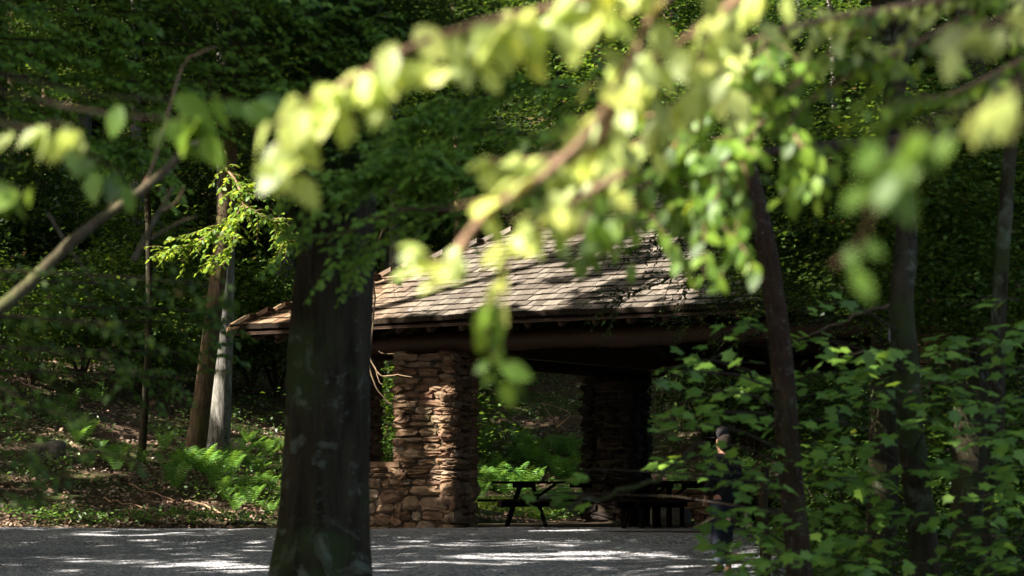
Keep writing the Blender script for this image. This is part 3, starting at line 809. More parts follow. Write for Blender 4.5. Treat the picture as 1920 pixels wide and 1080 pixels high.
def hill_tree(px, Y, w_px, mat, label, group=None, lean=0, crown=True, low=0, h=17):
    X = (px - 960) / F * Y; z = ground(X, Y); r = w_px / 2 / F * Y
    e = empty('forest_tree', (X, Y, z), label, 'tree', group)
    trunk_mb((0, 0, -.4), (lean, 0, h), r * 1.12, r * .6, 14, 16, 1.35, .16).build('trunk', mat, e, True)
    if crown:
        for k in range(3):
            lc = (random.uniform(-1.6, 1.6) + lean * .7, random.uniform(-1, 1.5), random.uniform(7.5, 15) + low)
            if Y < 66 and blocks((X + lc[0], Y + lc[1], z + lc[2]), 2.2): continue
            o = link(bpy.data.objects.new('crown_tier', random.choice(crown_src)), e)
            o.location = lc; o.rotation_euler = (0, 0, random.uniform(0, 6))
            sc_ = random.uniform(.9, 1.4); o.scale = (sc_, sc_, sc_ * .8)
    return e
hill_tree(354, 48.5, 31, M['bark_brown'], 'brown barked leaning tree, front of the pair left of the roof', lean=1.6)
hill_tree(405, 50.5, 36, M['bark_pale'], 'pale grey tree standing just behind the brown leaning one, left of the roof')
hill_tree(241, 66, 30, M['bark_grey'], 'grey tree trunk in the upper left, behind the bright leaf cluster')
hill_tree(603, 60, 30, M['bark_brown'], 'brown trunk lit by the sun above the big dark trunk')
hill_tree(1892, 47, 42, M['bark_grey'], 'pale grey trunk at the right edge rising behind the roof')
hill_tree(1562, 58, 14, M['bark_grey'], 'thin pale trunk in the upper right behind the roof')
hill_tree(1120, 64, 30, M['bark_brown'], 'brown tree on the slope seen through the leaves above the roof')
hill_tree(80, 74, 24, M['bark_brown'], 'slender brown tree at the far left of the slope')
hill_tree(160, 72, 34, M['bark_dark'], 'dark tree high on the slope at the left')
hill_tree(480, 76, 36, M['bark_dark'], 'dark tree high on the slope left of the big trunk')
hill_tree(725, 57, 18, M['bark_grey'], 'thin grey trunk right of the big dark trunk, over the roof')
for i in range(46):
    px = random.uniform(-200, 2120); Y = random.uniform(64, 112)
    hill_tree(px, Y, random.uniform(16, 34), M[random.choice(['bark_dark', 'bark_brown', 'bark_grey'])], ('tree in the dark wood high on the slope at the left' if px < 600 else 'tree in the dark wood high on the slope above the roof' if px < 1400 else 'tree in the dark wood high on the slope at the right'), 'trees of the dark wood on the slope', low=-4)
for e, lst in ((big, ((640, 120, 14.6, .26), (700, 20, 14.8, .28), (590, 230, 14.8, .24), (660, 300, 14.7, .22), (560, 60, 15, .26))),):
    for (fx_, fy_, Yq, sc_) in lst:
        q = at(fx_, fy_, Yq); o = link(bpy.data.objects.new('crown_tier', crown_src[3]), e); o.location = tuple(q); o.scale = (sc_ * 1.2, sc_, sc_ * .7); o.rotation_euler = (0, 0, random.uniform(0, 6))
        mb = MB(); mb.tube([at(fx_ * .4 + 640 * .6, fy_ + 30, 16), (at(fx_, fy_ + 10, 15.6)), q], [.04, .025, .01], 6); mb.build('limb', M['bark_dark'], e)
he = hill_tree(262, 49, 13, M['bark_dark'], 'slim dark tree left of the brown leaning one, its low foliage hiding the tops behind', crown=False, h=12)
for (fx_, fy_, sc_) in ((250, 40, .55), (330, 130, .5), (420, 60, .55), (390, 240, .42), (200, 150, .5), (470, 160, .5), (240, 300, .4), (120, 60, .6), (540, 40, .5)):
    q = at(fx_, fy_, 48.5) - np.array(he.location); o = link(bpy.data.objects.new('crown_tier', crown_src[random.choice((0, 3, 1))]), he); o.location = tuple(q); o.scale = (sc_, sc_, sc_ * .7); o.rotation_euler = (0, 0, random.uniform(0, 6))
    mb = MB(); mb.tube([(0, 0, q[2] - .6), (q[0] * .5, q[1] * .5, q[2] - .2), q], [.03, .02, .008], 6); mb.build('limb', M['bark_dark'], he)
k_ = 0
for i in range(150):
    Y = random.uniform(50, 98); px = random.uniform(-150, 2070)
    X = (px - 960) / F * Y; z = ground(X, Y)
    rx, ry = X - O[0], Y - O[1]; a_ = rx * U[0] + ry * U[1]; b_ = rx * W[0] + ry * W[1]
    if -4 < a_ < 26 and b_ < 15.5: continue
    if 860 < px < 1330 and Y < 66: continue
    if Y < 58 and 300 < px < 700: continue
    if Y < 59 and px < 460: continue
    if blocks((X, Y, z + 1.8), 1.6): continue
    f, s_ = random.choice(shrub_src)
    e = empty('understory_shrub', (X, Y, z), ('leafy shrub on the dark slope left of the big trunk' if px < 600 else 'leafy shrub on the dark slope rising above the roof' if px < 1400 else 'leafy shrub on the dark slope behind the right end of the roof'), 'shrub', 'shrubs of the hillside understory', random.uniform(0, 6))
    sc_ = random.uniform(.8, 1.9); e.scale = (sc_, sc_, sc_ * random.uniform(.9, 1.3))
    link(bpy.data.objects.new('foliage', f), e); link(bpy.data.objects.new('stem', s_), e)

for (X, Y, sc_, lab) in ((-3.0, 46.4, .85, 'leafy bush added to block side light behind the left end of the pavilion, nearest the big trunk'), (-2.3, 48.8, 1.3, 'leafy bush added to block side light behind the narrow gap between the pillars'), (-1.2, 51.4, 1.1, 'added leafy bush just left of the wide opening behind the pavilion'))[:2]:  # dense bushes added to keep side light off the rear pillar
    f, s_ = shrub_src[3]
    e = empty('light_block_bush', (X, Y, ground(X, Y)), lab, 'shrub'); e.scale = (sc_,) * 3
    link(bpy.data.objects.new('foliage', f), e); link(bpy.data.objects.new('stem', s_), e)
for (px, Y, sc_) in ((60, 54.5, 1.0), (150, 56, 1.3), (290, 57, 1.1), (-30, 52, 1.3), (225, 58, 1.5), (470, 60, 1.5), (520, 61, 1.6)):
    X = (px - 960) / F * Y; f, s_ = shrub_src[random.choice((0, 1, 3, 5))]
    e = empty('slope_shrub', (X, Y, ground(X, Y)), 'dark leafy shrub low on the left slope above the leaf litter', 'shrub', 'shrubs low on the left slope', random.uniform(0, 6)); e.scale = (sc_,) * 3
    link(bpy.data.objects.new('foliage', f), e); link(bpy.data.objects.new('stem', s_), e)
reseed(15)
# fallen leaves and small ground plants
def scatter(n, fx, ok=None):
    P = []
    while len(P) < n:
        X, Y = fx()
        if ok and not ok(X, Y): continue
        P.append((X, Y, ground(X, Y) + .02))
    return np.array(P)
def on_slope(X, Y):
    rx, ry = X - O[0], Y - O[1]; a_ = rx * U[0] + ry * U[1]; b_ = rx * W[0] + ry * W[1]
    if -1.3 < a_ < 22 and -1 < b_ < 10.6: return False
    return Y > 41.45 + .35 * fbm(X, 0, .4) + .22 * fbm(X, 5, 1.9) - max(0, -X - 7) * .25
def fx():
    Y = 41 + 30 * random.random() ** 1.6; return random.uniform(-.24, .24) * Y, Y
P = scatter(26000, fx, on_slope)
Lv = Leaves(); N = len(P); Lv.add(P + rng.uniform(0, .03, (N, 1)) * [[0, 0, 1]], rng.normal(0, 1, (N, 3)) * [1, 1, .35], np.tile([0, -.2, 1.], (N, 1)) + rng.normal(0, .45, (N, 3)), rng.uniform(.05, .12, N))
o = Lv.build('leaf_litter', T_simple(.38), M['litter']); tag(o, 'brown dead leaves lying over the wooded slope', 'leaf litter', None, 'stuff')
def fx2():
    Y = random.uniform(24, 41); return random.uniform(4.2, 9.5), Y
P = scatter(5000, fx2)
Lv = Leaves(); N = len(P); Lv.add(P, rng.normal(0, 1, (N, 3)) * [1, 1, .3], np.tile([0, 0, 1.], (N, 1)) + rng.normal(0, .4, (N, 3)), rng.uniform(.05, .12, N))
o = Lv.build('verge_litter', T_simple(.38), M['litter']); tag(o, 'brown dead leaves on the right verge of the lot', 'leaf litter', None, 'stuff')
P = np.array([(x, y, ground(x, y) + .03) for x, y in zip(rng.uniform(-9, 4, 900), np.concatenate([rng.uniform(24, 41.3, 350), 41.4 - rng.exponential(.5, 550)]))])
Lv = Leaves(); N = len(P); Lv.add(P, rng.normal(0, 1, (N, 3)) * [1, 1, .3], np.tile([0, 0, 1.], (N, 1)) + rng.normal(0, .5, (N, 3)), rng.uniform(.03, .09, N))
o = Lv.build('lot_litter', T_simple(.38), M['litter']); tag(o, 'stray dead leaves lying on the gravel', 'leaf litter', None, 'stuff')
cl = Leaves()
def greenish(X, Y): return on_slope(X, Y) and (fbm(X, Y, .35) + .25 * (X > -6.5) + (.3 if Y > 44.5 else -.25)) > .12
P = np.concatenate([scatter(2400, fx, greenish), np.array([(x, y, ground(x, y) + .03) for x, y in zip(rng.uniform(-9.5, -3.6, 110), 41.55 + rng.normal(0, .22, 110))])])
for p in P:
    k = random.randint(7, 14); q = p + rng.normal(0, .13, (k, 3)) * [1, 1, .2] + [0, 0, .1]; q[:, 2] += rng.uniform(0, .14, k)
    cl.add(q, rng.normal(0, 1, (k, 3)) * [1, 1, .4] + [0, 0, .15], np.tile([0, -.1, 1.], (k, 1)) + rng.normal(0, .4, (k, 3)), rng.uniform(.05, .11, k))
o = cl.build('ground_cover', SIMPLE, M['ground_leaf']); tag(o, 'low green weeds and seedlings covering the slope', 'ground cover', None, 'stuff')
# moss patch beyond the pavilion
for (X, Y, r, lab) in ((.15, 52.3, 1.3, 'bright yellow green moss bank through the opening beside the sunlit pillar'), (5.2, 48.6, .9, 'mossy mound seen right of the shaded pillar'), (-6.2, 50.8, .5, 'yellow moss cushion at the foot of the grey tree')):
    mb = MB(); nn = 22; vv = []; ff = []
    for i in range(nn):
        for j in range(nn):
            x, y = (i / (nn - 1) * 2 - 1) * r, (j / (nn - 1) * 2 - 1) * r * .7
            d = math.hypot(x / r, y / (r * .7)); z = .32 * max(0, 1 - d * d) - .06 + .05 * fbm(x * 2, y * 2, 1.3)
            vv.append((X + x, Y + y, ground(X + x, Y + y) + z))
    for i in range(nn - 1):
        for j in range(nn - 1): ff.append((i * nn + j, (i + 1) * nn + j, (i + 1) * nn + j + 1, i * nn + j + 1))
    mb.add(vv, ff); tag(mb.build('moss_mound', M['moss'], None, True), lab, 'moss')
# rocks
for (px, Y, r, lab) in ((90, 47, .35, 'small rock among plants at the far left slope'), (1030, 53.5, .3, 'small grey rock seen through the wide opening'), (440, 52, .25, 'low rock right of the grey tree'), (1255, 46.5, .4, 'grey rock behind the straight legged table')):
    X = (px - 960) / F * Y; mb = MB(); rock_box(mb, np.array([X, Y, ground(X, Y) + r * .25]), (r, r * .7, r * .55), np.eye(3), .5, 6, .05)
    tag(mb.build('rock', M['rock'], None, True), lab, 'rock')
# ferns
fern_src = []
for k in range(4):
    V = []; T = []; nf = random.randint(8, 11)
    for j in range(nf):
        a_ = j / nf * 6.28 + random.uniform(-.3, .3); L_ = random.uniform(.5, .8); el = random.uniform(.9, 1.3)
        d = np.array([math.cos(a_), math.sin(a_), 0]); sd = np.array([-d[1], d[0], 0]); m_ = 16
        ps = []
        for i in range(m_ + 1):
            t = i / m_; ps.append(d * L_ * (t * .75) + np.array([0, 0, L_ * (math.sin(t * 2.0) * .62 * el)]))
        for i in range(1, m_):
            t = i / m_; w = L_ * .26 * math.sin(min(1, t * 1.15 + .12) * math.pi) ** .8 if t < .97 else .01
            tt = ps[i + 1] - ps[i - 1]; tt /= np.linalg.norm(tt)
            for sg in (-1, 1):
                b0 = len(V); tip = ps[i] + sd * sg * w + tt * w * .35 - np.array([0, 0, w * .25])
                V += [ps[i] - tt * L_ * .017, ps[i] + tt * L_ * .02, tip]; T.append([b0, b0 + 1, b0 + 2])
    o = mesh_np('fern', np.array(V), np.array(T), np.repeat(rng.random(nf), len(T) // nf + 1)[:len(T)], M['fern']); scene.collection.objects.unlink(o); fern_src.append(o.data)
def fern(px, Y, sc_, label, group):
    X = (px - 960) / F * Y
    o = link(bpy.data.objects.new('fern', random.choice(fern_src))); o.location = (X, Y, ground(X, Y) + .02); o.rotation_euler = (random.uniform(-.15, .15), random.uniform(-.15, .15), random.uniform(0, 6)); o.scale = (sc_,) * 3
    tag(o, label, 'fern', group)
for i in range(46): fern(random.uniform(392, 560), random.uniform(43.8, 53.5), random.uniform(.4, .95), 'bright green fern in the cluster between the grey tree and the big dark trunk', 'ferns between the grey tree and the big trunk')
for i in range(12): fern(random.uniform(318, 400), random.uniform(44.5, 48), random.uniform(.6, 1.0), 'green fern at the foot of the brown leaning tree', 'ferns at the foot of the brown tree')
for i in range(16): fern(random.uniform(20, 310), random.uniform(46, 56), random.uniform(.5, .95), 'green fern scattered on the left slope', 'ferns on the left slope')
for i in range(34):
    fern(random.uniform(890, 1090), random.uniform(52.6, 60), random.uniform(.7, 1.2), 'green fern on the bank seen through the wide opening of the pavilion', 'ferns behind the wide opening')
for i in range(8): fern(random.uniform(705, 750), random.uniform(50, 55), random.uniform(.9, 1.4), 'green fern seen through the narrow gap between the two stone pillars', 'ferns behind the narrow gap')
for i in range(14): fern(random.uniform(1215, 1420), random.uniform(49, 55), random.uniform(.8, 1.2), 'green fern behind the straight legged picnic table', 'ferns behind the straight legged table')
# fallen sticks
def stick(pxs, r, mat, name, label, cat='branch', nudge=0):
    mb = MB(); P = path(pxs, .01); mb.tube(P, lerp_r(r, r * .35, len(P)), 6, rough=.15); o = mb.build(name, M[mat], None, True); return tag(o, label, cat)
def gstick(px0, Y0, px1, Y1, r, label, mat='twig', lift=.05):
    P = []
    for t in np.linspace(0, 1, 9):
        px, Y = px0 + (px1 - px0) * t, Y0 + (Y1 - Y0) * t; X = (px - 960) / F * Y; P.append(np.array([X, Y, ground(X, Y) + lift + random.uniform(-.02, .03)]))
    mb = MB(); mb.tube(P, lerp_r(r, r * .5, 9), 6, rough=.2); tag(mb.build('fallen_branch', M[mat], None, True), label, 'branch')
gstick(430, 42.4, 500, 41.9, .05, 'dark fallen log at the edge of the gravel left of the big trunk', 'bark_dark', .08)
gstick(455, 42.6, 400, 43.2, .03, 'thin fallen branch by the dark log near the gravel edge')
gstick(245, 45, 330, 43.8, .022, 'long thin fallen branch across the left slope')
gstick(140, 47.8, 200, 47.2, .06, 'short thick log high on the left slope', 'bark_brown', .1)
gstick(350, 44.2, 420, 43.3, .02, 'pale fallen stick below the ferns', 'twig_pale')
gstick(200, 43.5, 290, 42.8, .018, 'grey fallen stick low on the left slope')
stick([(1045, 800, 52.5), (1068, 775, 52.2), (1082, 760, 52.0), (1012, 757, 51.6)][:2] + [(1018, 757, 52)], .02, 'twig_pale', 'dead_stick', 'dead stick rising left in the wide opening')
stick([(1060, 806, 53), (1032, 780, 52.6), (1016, 756, 52.2)], .022, 'twig_pale', 'dead_stick', 'pale dead stick propped right in the wide opening')

# ------------------------------------------------------------------ sprays: branches with leaves, each under its own tree
def droop_leaves(Lv, P, spacing, size, side=1.0, droop=.5, cnt=2, spread=.02, face=None):
    """leaves alternating along a twig, blades hanging a little"""
    P = np.array(P); seg = np.linalg.norm(np.diff(P, axis=0), axis=1); L_ = seg.sum(); n_ = max(2, int(L_ / spacing)); cum = np.concatenate([[0], np.cumsum(seg)])
    for i in range(n_):
        s_ = (i + random.random() * .5) / n_ * L_; j = min(np.searchsorted(cum, s_, side='right') - 1, len(seg) - 1)
        t = (s_ - cum[j]) / seg[j]; p = P[j] * (1 - t) + P[j + 1] * t; d = (P[j + 1] - P[j]) / seg[j]
        sd = np.cross(d, [0, 0, 1.]); sd /= np.linalg.norm(sd) + 1e-9
        for c in range(cnt):
            sg = 1 if (i + c) % 2 else -1
            ax = d * random.uniform(.2, .8) + sd * sg * random.uniform(.4, 1) * side + np.array([0, 0, -droop * random.uniform(.4, 1.5)]) + rng.normal(0, .15, 3)
            nr = np.array([0, 0, 1.]) + rng.normal(0, .35, 3) + (np.array(face) if face is not None else 0)
            Lv.add(p + rng.normal(0, spread, 3), ax, nr, size * random.uniform(.7, 1.15))
def twiglets(mb, Lv, P, n_, length, size, r=.0025, droop=.4, spacing=None, face=None, down=.3):
    P = np.array(P)
    for i in range(n_):
        j = random.randrange(len(P) - 1); t = random.random(); p = P[j] * (1 - t) + P[j + 1] * t
        d = P[j + 1] - P[j]; d /= np.linalg.norm(d); a_ = rng.normal(0, 1, 3); a_ -= d * (a_ @ d); a_ /= np.linalg.norm(a_)
        dr = d * random.uniform(.3, 1) + a_ * random.uniform(.5, 1); dr[2] = dr[2] * .5 - down * random.random(); dr /= np.linalg.norm(dr); L_ = length * random.uniform(.5, 1.2)
        Q = [p, p + dr * L_ * .5 + np.array([0, 0, .02 * L_]), p + dr * L_ + np.array([0, 0, -.1 * L_])]
        mb.tube(Q, [r, r * .7, r * .3], 5); droop_leaves(Lv, Q, spacing or size * .45, size, 1, droop, 1, .004, face)

def hang_leaves(Lv, P, n_, size, row=0.0, spread_ang=28, centre=90, jit=.012, tilt=.35):
    """blades hanging from the branch with their faces to the sunny side"""
    P = np.array(P)
    for i in range(n_):
        u_ = (i + random.random()) / n_ * (len(P) - 1); j = min(int(u_), len(P) - 2); p = P[j] + (P[j + 1] - P[j]) * (u_ - j)
        a_ = R(random.gauss(centre, spread_ang)); ax = np.array([math.cos(a_), random.uniform(-.35, .35), -math.sin(a_)])
        nr = np.array([-.35, -.8, .35]) + rng.normal(0, tilt, 3)
        Lv.add(p + rng.normal(0, jit, 3) - np.array([0, 0, row * random.random()]), ax, nr, size * .88 * random.uniform(.6, 1.2))
def tree_with_branches(name, label, cat, base, trunk_pts, trunk_r, bark, branches, leafmat, tmpl, group=None, bbark=None):
    e = empty(name, base, label, cat, group); off = -np.array(base)
    mb = MB(); mb.tube(trunk_pts, trunk_r, 12, rough=.06); o = mb.build('trunk', M[bark], e, True); o.location = tuple(off)
    for b in branches:
        mb = MB(); P = path(b['p'], b.get('j', .0)); mb.tube(P, lerp_r(b['r'][0], b['r'][1], len(P)), 8, rough=.1)
        Lv = Leaves()
        if b.get('sp', 1): droop_leaves(Lv, P[b.get('skip', 0):], b.get('sp', .03), b['s'], b.get('side', .8), b.get('droop', .8), b.get('cnt', 2), b.get('spread', .006), b.get('face'))
        for h in b.get('H', []):
            hang_leaves(Lv, P[h[0]:] if isinstance(h[0], int) else P[h[0][0]:h[0][1]], *h[1:])
        if b.get('tw'): twiglets(mb, Lv, P[b.get('skip', 0):], b['tw'], b['tl'], b['s'], r=b.get('tr', .0022), droop=b.get('droop', .6), spacing=b.get('tsp'), face=b.get('face'), down=b.get('down', .3))
        o = mb.build('branch', M[b.get('bark', bbark or bark)], e, True); o.location = tuple(off)
        if Lv.p:
            l_ = Lv.build('leaves', b.get('tmpl', tmpl), M[b.get('m', leafmat)], o)
    return e
def stem(px_list, zbase=None):
    return path(px_list)

reseed(16)
# A: beech whose sunlit branches cross the top of the picture; stands just out of frame on the right
XA, YA = 1.75, 4.4; ga = ground(XA, YA)
tp = [np.array([XA + .03, YA, ga - .1]), np.array([XA, YA, 0]), np.array([XA - .03, YA + .02, 1.4]), np.array([XA - .1, YA, 3.2])]
FC = (-.5, -.35, .1)
A = [
 dict(p=[(2650, -260, 4.4), (2000, -200, 4.35), (1500, -95, 4.3), (1200, -35, 4.2), (1040, 12, 4.2), (900, 45, 4.15), (780, 85, 4.15), (690, 135, 4.1), (600, 185, 4.1), (545, 240, 4.1), (505, 310, 4.1)], r=(.009, .0045), s=.08, sp=0, skip=10, tw=14, tl=.10, face=(-.35, -.9, 0), down=.9, H=[(12, 34, .085, .015), ((12, 30), 24, .08, .06), ((26, 41), 8, .085, .0), ((12, 24), 10, .07, .12)]),
 dict(p=[(1320, -60, 4.3), (1230, 20, 4.25), (1180, 120, 4.2), (1110, 240, 4.15), (1020, 330, 4.1), (925, 390, 4.1), (872, 450, 4.1), (850, 490, 4.05)], r=(.007, .009), s=.07, sp=0, tw=6, tl=.12, face=FC, down=.4, H=[(0, 9, .075, .05)]),
 dict(p=[(1150, 200, 4.2), (1115, 275, 4.2), (1020, 300, 4.2), (900, 302, 4.2)], r=(.012, .003), s=.065, sp=0, face=FC, tw=4, tl=.08, H=[(2, 15, .066, .02), (2, 7, .06, .05)]),
 dict(p=[(1180, 320, 4.4), (1090, 372, 4.35), (1010, 425, 4.3), (960, 455, 4.3)], r=(.009, .003), s=.065, sp=0, face=FC, tw=5, tl=.10, skip=2, H=[(0, 9, .06, .04)]),
 dict(p=[(872, 455, 4.05), (850, 490, 4.05), (812, 486, 4.0), (782, 494, 4.0)], r=(.006, .002), s=.06, sp=0, H=[(3, 9, .055, .01, 30, 160)]),
 dict(p=[(865, 465, 4.05), (868, 492, 4.05)], r=(.003, .002), s=.055, sp=0, H=[(0, 3, .055, .0)]),
 dict(p=[(960, 452, 4.3), (935, 520, 4.4), (915, 600, 4.5), (925, 660, 4.5), (940, 690, 4.5)], r=(.003, .0012), s=.06, sp=0, m='sap', H=[(4, 13, .065, .02, 35)]),
 dict(p=[(1500, -95, 4.3), (1360, 20, 4.4), (1260, 90, 4.4), (1170, 130, 4.4)], r=(.012, .004), s=.075, sp=0, tw=10, tl=.13, droop=1.2, face=(-.3, -.6, .1), H=[(0, 16, .07, .06)]),
 dict(p=[(1400, -60, 4.8), (1330, 60, 4.8), (1300, 160, 4.8), (1240, 230, 4.9), (1120, 330, 5.0)], r=(.010, .003), s=.07, sp=.03, tw=9, tl=.14, droop=1.0, face=(-.3, -.6, .1), H=[(0, 12, .06, .06)]),
 dict(p=[(1140, 250, 4.6), (1120, 330, 4.6), (1105, 400, 4.6), (1070, 470, 4.6)], r=(.006, .002), s=.06, sp=0, tw=6, tl=.10, droop=1.2, face=FC, m='sap', H=[(0, 12, .06, .04)]),
]
tree_with_branches('beech_tree', 'beech at the right edge, its pale sunlit branches crossing the top of the picture', 'tree', (XA, YA, ga), tp, [.09, .075, .065, .045], 'bark_grey', A, 'beech', OVAL, bbark='twig')

reseed(17)
# B: second, farther sapling, smaller looking leaves upper right
XB, YB = 2.15, 7.6; gb_ = ground(XB, YB)
tp = [np.array([XB, YB, gb_ - .1]), np.array([XB, YB, 0]), np.array([XB - .1, YB, 2.0]), np.array([XB - .2, YB, 4.0])]
Bq = []
def rb(p, **k): d = dict(p=p, r=(.009, .002), s=.055, sp=.06, tw=20, tl=.22, droop=.9, face=(-.3, -.9, .1), H=[(2, 9, .055, .12)], m='sap'); d.update(k); d['tw'] = int(d['tw'] * .52); Bq.append(d)
rb([(2250, -60, 7.5), (1900, -20, 6.8), (1650, 20, 6.5), (1450, 60, 6.3), (1300, 130, 6.2)], tw=60, r=(.016, .003), m='beech')
rb([(1650, 20, 6.5), (1500, 150, 6.4), (1420, 240, 6.3), (1350, 320, 6.2), (1320, 380, 6.2)], tw=58)
rb([(1450, 60, 6.3), (1350, 200, 6.2), (1250, 290, 6.2), (1200, 380, 6.2), (1180, 430, 6.2)], tw=40)
rb([(1900, -20, 6.8), (1700, 90, 6.6), (1560, 160, 6.5), (1480, 230, 6.4), (1530, 300, 6.4)], tw=34)
rb([(1350, 200, 6.2), (1200, 220, 6.2), (1060, 250, 6.3), (980, 330, 6.3)], tw=24, m='sap')
rb([(1360, 250, 6.2), (1400, 330, 6.2), (1380, 430, 6.2), (1345, 540, 6.2)], tw=3, r=(.004, .002), H=[(9, 5, .062, .02)], sp=0)
rb([(1480, 230, 6.2), (1500, 270, 6.1), (1540, 310, 6.1)], tw=0, sp=.03, s=.065, r=(.004, .002))
rb([(2250, 60, 7.3), (1980, 90, 6.8), (1800, 170, 6.6), (1690, 200, 6.6)], tw=30, m='sap', r=(.01, .002))
tree_with_branches('beech_tree', 'young beech with small yellow green leaves filling the upper right', 'tree', (XB, YB, gb_), tp, [.07, .06, .05, .03], 'bark_grey', Bq, 'beech', OVAL, bbark='twig')

reseed(18)
# C: nearest branch, large soft leaves at right
XC, YC = 1.2, 2.9; gc = ground(XC, YC)
tp = [np.array([XC, YC, gc - .1]), np.array([XC, YC, -.3]), np.array([XC - .05, YC, .9]), np.array([XC - .1, YC, 1.5])]
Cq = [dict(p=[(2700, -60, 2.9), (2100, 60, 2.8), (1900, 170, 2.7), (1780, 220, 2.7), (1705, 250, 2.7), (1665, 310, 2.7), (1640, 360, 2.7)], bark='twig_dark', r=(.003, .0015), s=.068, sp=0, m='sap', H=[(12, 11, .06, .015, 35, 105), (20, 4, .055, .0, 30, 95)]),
      dict(p=[(2100, 60, 2.9), (1960, 30, 3.6), (1850, 45, 3.6), (1790, 70, 3.6)], r=(.005, .002), s=.07, sp=0, m='beech', H=[(2, 10, .07, .02, 35, 120)]),
      dict(p=[(1900, 170, 2.7), (1830, 210, 4.0), (1805, 250, 4.3)], r=(.003, .001), s=.06, sp=.09, cnt=1, droop=1.6, m='beech', face=(-.3, -.3, 0)),
      dict(p=[(1640, 360, 2.7), (1618, 450, 2.8), (1560, 500, 2.9)], r=(.002, .001), s=.04, sp=0, m='maple', H=[(3, 3, .045, .0, 30, 90)])]
tree_with_branches('beech_sapling', 'nearest sapling at the right, its large soft blurred leaves hanging over the dark wood', 'sapling', (XC, YC, gc), tp, [.03, .028, .02, .01], 'twig', Cq, 'sap', OVAL)

reseed(19)
# D: left sapling, large leaves at the left, drooping
XD, YD = -1.5, 5.0; gd = ground(XD, YD)
tp = [np.array([XD, YD, gd - .1]), np.array([XD, YD, 0]), np.array([XD - .03, YD, 1.2]), np.array([XD, YD, 2.4])]
Dq = [dict(p=[(-420, 120, 5.0), (-200, 180, 5.0), (-60, 215, 4.9), (40, 240, 4.9), (110, 232, 4.9), (150, 250, 4.9)], r=(.006, .002), s=.085, sp=0, m='beech', H=[(6, 8, .075, .02, 34, 110), (14, 7, .08, .02, 40, 100)]),
      dict(p=[(-420, 80, 5.0), (-100, 150, 5.2), (150, 205, 5.2), (270, 220, 5.2), (350, 225, 5.2), (380, 235, 5.2)], r=(.005, .002), s=.085, sp=0, m='sap', H=[(10, 5, .09, .0, 35, 110), (14, 7, .085, .02, 40, 80)]),
      dict(p=[(-420, 80, 5.0), (-100, 120, 5.4), (200, 180, 5.4), (400, 185, 5.4), (500, 200, 5.4)], r=(.005, .002), s=.09, sp=0, m='maple', H=[(6, 6, .10, .01, 30, 30), (13, 5, .11, .01, 25, 20)]),
      dict(p=[(-420, 300, 5.0), (-150, 330, 5.0), (-40, 345, 5.0), (50, 362, 5.0)], r=(.005, .002), s=.08, sp=0, m='sap', H=[(6, 8, .085, .01, 40, 60)]),
      dict(p=[(-100, 150, 5.2), (60, 250, 5.6), (190, 300, 5.6), (230, 335, 5.6)], r=(.004, .002), s=.09, sp=0, m='maple', H=[(5, 8, .09, .02, 45, 90)])]
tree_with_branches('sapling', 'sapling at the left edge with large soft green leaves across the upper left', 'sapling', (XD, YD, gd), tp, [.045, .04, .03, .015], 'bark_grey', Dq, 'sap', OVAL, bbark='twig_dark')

# E: lichen covered bare limb at the left
XE, YE = -3.1, 9.2; ge = ground(XE, YE)
tp = [np.array([XE, YE, ge - .1]), np.array([XE + .05, YE, 0]), np.array([XE + .02, YE, 2.0]), np.array([XE - .1, YE, 4.2])]
Eq = [dict(p=[(-560, 760, 9.2), (-200, 700, 9.1), (-20, 590, 9), (40, 545, 9), (95, 492, 9), (150, 440, 9), (205, 398, 9), (262, 360, 9), (320, 310, 9), (352, 276, 9), (400, 262, 9)], r=(.03, .012), s=.06, sp=0, bark='bark_lichen'),
      dict(p=[(205, 398, 9), (212, 372, 9), (206, 350, 9)], r=(.014, .008), s=.05, sp=0, bark='twig'),
      dict(p=[(90, 400, 9.4), (140, 480, 9.4), (180, 530, 9.4)], r=(.006, .004), s=.05, sp=0, bark='bark_lichen'),
      dict(p=[(250, 490, 9.6), (275, 440, 9.6), (300, 395, 9.6), (325, 350, 9.6)], r=(.014, .006), s=.05, sp=0, bark='bark_lichen'),
      dict(p=[(300, 395, 9.6), (330, 380, 9.6), (345, 350, 9.5)], r=(.008, .003), s=.05, sp=0, bark='twig'),
      dict(p=[(280, 450, 9.6), (330, 420, 9.6), (370, 405, 9.6)], r=(.008, .003), s=.05, sp=0, bark='bark_lichen'),
      dict(p=[(262, 360, 9), (290, 300, 9.1), (340, 130, 9.3), (375, 100, 9.3), (405, 88, 9.3)], r=(.006, .004), s=.05, sp=0, bark='twig')]
tree_with_branches('old_tree', 'tree at the left edge with a bare lichen covered limb rising diagonally to the right', 'tree', (XE, YE, ge), tp, [.13, .11, .09, .06], 'bark_lichen', Eq, 'sap', OVAL)

reseed(20)
